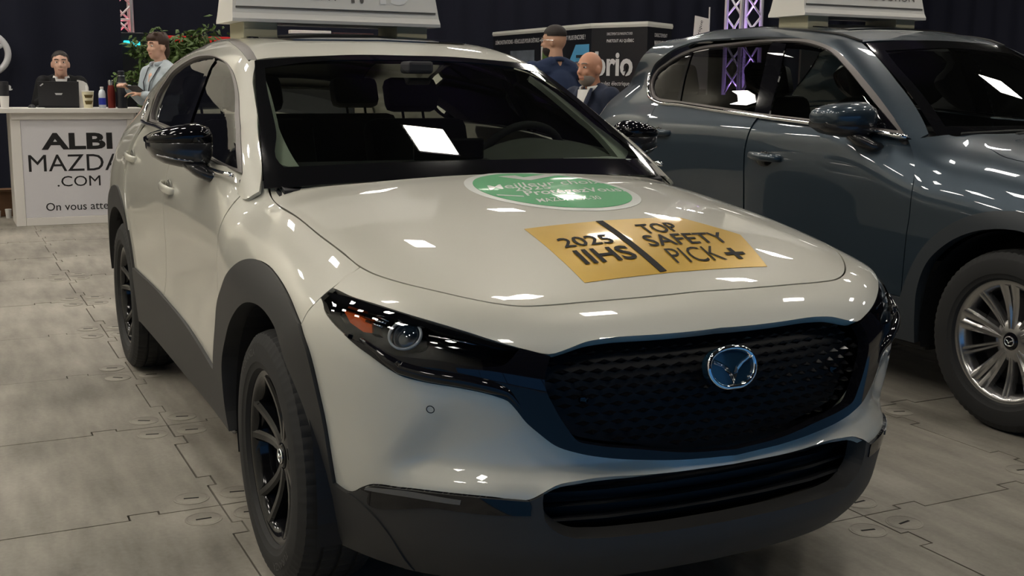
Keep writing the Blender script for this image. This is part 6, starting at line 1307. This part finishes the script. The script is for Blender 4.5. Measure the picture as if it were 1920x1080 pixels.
def hand(bm, w, d, up, s=1., curl=.5):
    """palm and five bent fingers from wrist w along d; up = back of the hand"""
    d = Vector(d).normalized(); up = Vector(up); up = (up-d*up.dot(d)).normalized(); sd = d.cross(up)*s; w = Vector(w)
    for k in (-1.5, -.5, .5, 1.5): cap(bm, w, w+d*.085+sd*k*.019, .017, .0125)
    for k, L in ((-1.5, .062), (-.5, .075), (.5, .080), (1.5, .070)):
        p0 = w+d*.088+sd*k*.0205; c1 = math.cos(curl); s1 = math.sin(curl); p1 = p0+(d*c1-up*s1)*L*.5; p2 = p1+(d*math.cos(curl*2)-up*math.sin(curl*2))*L*.5; cap(bm, p0, p1, .0095, .0088); cap(bm, p1, p2, .0088, .0075)
    p0 = w+d*.03+sd*.03; p1 = p0+(d*.6+sd*.7-up*.3)*.042; p2 = p1+(d*.9+sd*.1-up*.4)*.034; cap(bm, p0, p1, .012, .010); cap(bm, p1, p2, .010, .008)
def person(loc, face, label, skin, hair, top, H=1.75, lean=0., head_turn=0., nod=0., arms=None, under=None, style='short', coat=True, lany=False, group='people at the show', beard=None, glasses=False):
    t = empty('person', loc, face); k = H/1.75; tag(t, label, 'person', group)
    hip, sh, nk = .92*k, 1.42*k, 1.50*k; lx = lambda z: math.sin(lean)*max(0, z-hip)   # forward lean above the hip
    V = lambda x, y, z: Vector((x+lx(z), y, hip+(z-hip)*math.cos(lean) if z > hip else z))
    hc = V(.015, 0, 1.612*k); Mh = Matrix.Translation(hc) @ Matrix.Rotation(head_turn, 4, 'Z') @ Matrix.Rotation(nod, 4, 'Y')
    arms = arms or [[(0, -.205*k, 1.40*k), (-.03, -.26*k, 1.12*k), (.03, -.25*k, .87*k)], [(0, .205*k, 1.40*k), (-.03, .26*k, 1.12*k), (.03, .25*k, .87*k)]]
    arms = [[V(*p) for p in a] for a in arms]
    # continuous body
    bm = bmesh.new()
    ell(bm, (0, 0, .022), (.098, .077, .100), Mh); ell(bm, (.022, 0, -.045), (.074, .060, .075), Mh); ell(bm, (.050, 0, -.088), (.032, .034, .026), Mh)
    ell(bm, (.078, 0, .035), (.022, .055, .014), Mh); ell(bm, (.066, .030, -.025), (.028, .026, .026), Mh); ell(bm, (.066, -.030, -.025), (.028, .026, .026), Mh)
    cap(bm, Mh @ Vector((.088, 0, .014)), Mh @ Vector((.108, 0, -.024)), .010, .0135); ell(bm, (.096, .011, -.027), (.010, .008, .008), Mh); ell(bm, (.096, -.011, -.027), (.010, .008, .008), Mh)
    ell(bm, (.082, 0, -.056), (.016, .026, .008), Mh); ell(bm, (.080, 0, -.066), (.016, .022, .008), Mh)
    for s in (-1, 1): ell(bm, (-.008, s*.077, -.008), (.020, .012, .032), Mh)
    cap(bm, V(-.02, 0, 1.42*k), hc+Vector((-.012, 0, -.05)), .062, .055); cap(bm, V(-.01, -.12*k, 1.405*k), V(-.01, .12*k, 1.405*k), .065, .065); cap(bm, V(0, 0, 1.30*k), V(0, 0, 1.0*k), .135, .125); ell(bm, V(0, 0, .93*k), (.12, .16, .13))
    for s in (-1, 1): cap(bm, (0, s*.09, .90*k), (.02, s*.10, .48*k), .085, .055); cap(bm, (.02, s*.10, .48*k), (-.02, s*.105, .09), .055, .04); cap(bm, (-.03, s*.105, .05), (.14, s*.12, .035), .04, .03)
    for n_, a in enumerate(arms):
        cap(bm, a[0], a[1], .05, .04); cap(bm, a[1], a[2], .04, .026); d = (a[2]-a[1]).normalized(); hand(bm, a[2], d, Vector((0, -1 if n_ == 0 else 1, .2)) if abs(d.z) > .6 else Vector((0, 0, 1)), s=1 if n_ == 0 else -1, curl=.45)
    body = remeshed('body', bm, skin, t, .0085, 2)
    # face details
    for s in (-1, 1):
        bm = bmesh.new(); ell(bm, (.083, s*.031, .012), (.010, .014, .0075), Mh, 12, 8); e_ = bobj('eye', bm, 'eye_white', body, smooth=True)
        bm = bmesh.new(); ell(bm, (.0905, s*.031, .012), (.004, .0065, .0065), Mh, 10, 6); bobj('iris', bm, 'eye_dark', e_, smooth=True)
        bm = bmesh.new(); tube(bm, [Mh @ Vector(p) for p in ((.098, s*.014, .037), (.096, s*.033, .041), (.083, s*.052, .038))], .0045, 6); bobj('eyebrow', bm, hair if hair else 'beard_grey', body)
    bm = bmesh.new(); tube(bm, [Mh @ Vector(p) for p in ((.086, -.023, -.059), (.0975, 0, -.062), (.086, .023, -.059))], .0042, 6); bobj('mouth', bm, 'lip', body)
    if hair:
        bm = bmesh.new(); rng = random.Random(len(label))
        if style == 'short':
            ell(bm, (-.012, 0, .045), (.100, .083, .088), Mh); ell(bm, (-.05, 0, .005), (.060, .078, .075), Mh)
        elif style == 'fade':
            ell(bm, (-.004, 0, .062), (.098, .080, .078), Mh)
        else:
            ell(bm, (-.012, 0, .05), (.104, .086, .092), Mh); ell(bm, (-.065, 0, -.03), (.052, .066, .085), Mh); ell(bm, (.06, 0, .082), (.05, .06, .035), Mh)
            for q in range(60): a = rng.uniform(0, 6.28); ell(bm, (-.01+.085*math.cos(a)*rng.uniform(.3, 1), .075*math.sin(a)*rng.uniform(.3, 1), rng.uniform(.085, .13)), (.02, .018, .016), Mh, 8, 6)
        hb = remeshed('hair', bm, hair, body, .008, 2)
        # keep the face free: drop what hangs in front of the brow
        bb = bmesh.new(); bb.from_mesh(hb.data); Mi = Mh.inverted(); zl = {'short': .068, 'fade': .06, 'mop': .055}[style]; bl = {'short': .01, 'fade': .045, 'mop': -.2}[style]
        kill = [v for v in bb.verts if ((Mi @ v.co).x > .045 and (Mi @ v.co).z < zl) or ((Mi @ v.co).x > -.02 and (Mi @ v.co).z < (.02 if style != 'fade' else .045)) or (Mi @ v.co).z < (bl if style == 'fade' else -.13 if style == 'mop' else -.045)]
        bmesh.ops.delete(bb, geom=kill, context='VERTS'); bb.to_mesh(hb.data); bb.free()
    if beard:
        bm = bmesh.new(); ell(bm, (.030, 0, -.062), (.074, .060, .060), Mh); hb = remeshed('beard', bm, beard, body, .008, 1); bb = bmesh.new(); bb.from_mesh(hb.data); Mi = Mh.inverted()
        kill = [v for v in bb.verts if (Mi @ v.co).z > -.035 or ((Mi @ v.co).x > .07 and abs((Mi @ v.co).y) < .028 and -.075 < (Mi @ v.co).z < -.045)]; bmesh.ops.delete(bb, geom=kill, context='VERTS'); bb.to_mesh(hb.data); bb.free()
    if glasses:
        bm = bmesh.new()
        for s in (-1, 1): tube(bm, [Mh @ Vector(p) for p in ((.095, s*.052, .016), (.04, s*.080, .016), (-.02, s*.086, .010))], .0022, 6); tube(bm, [Mh @ Vector((.098, s*.031+.023*math.cos(q), .012+.018*math.sin(q))) for q in np.linspace(0, 6.28, 16, endpoint=False)], .0018, 5, closed=True)
        bobj('glasses', bm, 'steel', body)
    # clothes
    bm = bmesh.new(); g = .018 if coat else .010
    ell(bm, V(0, 0, 1.22*k), (.135+g, .20*k, .23*k)); ell(bm, V(0, 0, 1.02*k), (.128+g, .18*k, .20*k)); cap(bm, V(-.01, -.155*k, 1.385*k), V(-.01, .155*k, 1.385*k), .074+g*.5, .074+g*.5); cap(bm, V(-.025, -.05*k, 1.450*k), V(-.01, -.16*k, 1.40*k), .058, .066); cap(bm, V(-.025, .05*k, 1.450*k), V(-.01, .16*k, 1.40*k), .058, .066); cap(bm, V(-.01, -.08*k, 1.41*k), V(-.01, .08*k, 1.41*k), .075, .075)
    if coat: cap(bm, V(0, -.07, .95*k), V(0, .07, .95*k), .15, .15); cap(bm, V(0, -.07, .80*k), V(0, .07, .80*k), .145, .145)
    for a in arms:
        end = a[1].lerp(a[2], .92 if coat or style == 'mop' else .08); cap(bm, a[0], a[1], .068+g*.4, .056+g*.3)
        if coat or style == 'mop': cap(bm, a[1], end, .054+g*.3, .038+g*.3)
        else: cap(bm, a[1], end, .05, .05)
    cl = remeshed('jacket' if coat else 'shirt', bm, top, t, .010, 3)
    bm = bmesh.new(); tube(bm, [V(-.055*math.cos(q)-.02+.03*(1-math.cos(q)), .068*math.sin(q), 1.475*k-.018*(1-math.cos(q)) if 0 else 1.485*k-.03*(1-math.cos(q))*.5) for q in np.linspace(-2.6, 2.6, 18)], .017, 8, flat=(.6, 1.2)); bobj('collar', bm, under or top, cl, smooth=True)
    if under:       # shirt front between the lapels
        bm = bmesh.new(); n = 8; rows = []
        for i in range(n): 
            z = 1.455*k-.30*k*i/(n-1); w = .05*(1-i/(n-1))**.8+.004; xs = .098+.050*math.sin(min(1, i/(n-1)*1.3)*1.5)
            rows.append([bm.verts.new(V(xs-.010*abs(q), q*w, z)) for q in (-1, -.5, 0, .5, 1)])
        for A, B in zip(rows, rows[1:]):
            for q in range(4): bm.faces.new((A[q], A[q+1], B[q+1], B[q]))
        bobj('shirt_front', bm, under, cl, smooth=True)
        for s in (-1, 1):
            bm = bmesh.new(); P = [V(.075, s*.07, 1.465*k), V(.120, s*.072, 1.38*k), V(.152, s*.042, 1.27*k), V(.160, s*.006, 1.15*k)]; tube(bm, P, [.014, .026, .022, .008], 8, flat=(1, .4)); bobj('lapel', bm, top, cl, smooth=True)
        for i in (2, 4): bm = bmesh.new(); ell(bm, V(.146, 0, (1.42-.045*i)*k), (.004, .005, .005), None, 8, 6); bobj('button', bm, 'eye_dark', cl)
    if lany:
        bm = bmesh.new()
        for s in (-1, 1): tube(bm, [V(-.05, s*.06, 1.485*k), V(.07, s*.085, 1.43*k), V(.150, s*.055, 1.30*k), V(.168, s*.006, 1.12*k)], .009, 6, flat=(1, .35))
        lo = bobj('lanyard', bm, 'lanyard', t, smooth=True); bm = bmesh.new(); c = V(.172, 0, 1.07*k); box(bm, c-Vector((.003, .035, .05)), c+Vector((.003, .035, .05)), .002); bobj('badge', bm, 'shirt_white', lo)
    bm = bmesh.new(); ell(bm, (0, 0, .92*k), (.135, .175, .12))
    for s in (-1, 1): cap(bm, (0, s*.09, .88*k), (.02, s*.10, .48*k), .098, .075); cap(bm, (.02, s*.10, .48*k), (-.02, s*.105, .10), .075, .062)
    remeshed('trousers', bm, 'trouser', t, .012, 3)
    for s in (-1, 1): bm = bmesh.new(); cap(bm, (-.04, s*.105, .052), (.15, s*.12, .042), .052, .042); vs = bm.verts[:]; [setattr(v.co, 'z', max(0, v.co.z)) for v in vs]; bobj('shoe', bm, 'shoe', t, smooth=True)
    return t
person((-9.44, -.49, 0), R(-6), 'smiling man in a dark jacket behind the open laptop', 'skin_a', 'hair_dark', 'suit_black', H=1.66, lean=.30, nod=-.05, under='shirt_white', style='short',
       arms=[[(0, -.165, 1.34), (.06, -.23, 1.12), (.26, -.14, 1.17)], [(0, .165, 1.34), (.06, .23, 1.12), (.26, .14, 1.17)]])
person((-8.42, .295, 0), R(-66), 'man with a dark mop of hair, pale blue shirt and lanyard', 'skin_b', 'hair_brown', 'shirt_blue', H=1.80, style='mop', coat=False, lany=True,
       arms=[[(0, -.205, 1.42), (.05, -.25, 1.17), (.27, -.13, 1.28)], [(0, .205, 1.42), (.05, .26, 1.17), (.27, .10, 1.22)]])
person((-5.36, 2.88, 0), R(183), 'man in a bright navy blazer seen from behind', 'skin_d', 'hair_dark', 'suit_bright', H=1.83, style='fade', head_turn=R(38), beard='hair_dark', glasses=True)
person((-4.28, 2.625, 0), R(-76), 'bald man in a navy suit and open white shirt', 'skin_c', None, 'suit_navy', H=1.585, lean=.06, under='shirt_white', beard='beard_grey')
person((-6.6, 1.75, 0), R(170), 'person with brown hair and grey jacket behind the white car roof', 'skin_b', 'hair_brown', 'jacket_grey', H=1.66, style='short')
person((-3.55, 5.95, 0), R(-110), 'man in a dark tee shirt seen through the grey car', 'skin_d', 'hair_dark', 'tee_dark', H=1.60, style='short', coat=False,
       arms=[[(0, -.21, 1.42), (.02, -.27, 1.18), (.22, -.22, 1.06)], [(0, .21, 1.42), (.02, .27, 1.18), (.22, .12, 1.06)]])
# tablet in the standing man's hands
bm = bmesh.new(); M = Matrix.Translation((-8.30, .07, 1.25)) @ Matrix.Rotation(R(-66), 4, 'Z') @ Matrix.Rotation(R(-35), 4, 'Y'); box(bm, (-.07, -.10, -.004), (.09, .10, .004), .003, M=M); tag(bobj('tablet', bm, 'laptop_black'), 'black tablet held by the man with the lanyard', 'tablet')
# things seen through the grey car: a second board, a plant and a white counter
t = empty('sign_board', (-6.5, 7.1, 0)); bm = bmesh.new(); box(bm, (-.03, -.75, 0), (0, .55, 1.75), .004); bobj('board', bm, 'trailer_black', t); text_x('board_lettering', 'NISSAN', .001, -.62, 1.40, 1.1, .17, 'sticker_light', t, bold=.02); text_x('board_lettering', '.COM', .001, -.45, 1.2, .5, .12, 'sticker_light', t); tag(t, 'dark board with pale lettering behind the grey car windscreen', 'sign')
t = empty('side_counter', (-4.3, 6.5, 0)); bm = bmesh.new(); box(bm, (-.3, -.6, 0), (.25, .9, .98), .01); bobj('cabinet', bm, 'counter_white', t); bm = bmesh.new(); box(bm, (-.35, -.65, .98), (.3, .95, 1.02), .006); bobj('worktop', bm, 'counter_white', t); tag(t, 'white counter seen through the grey car', 'counter')
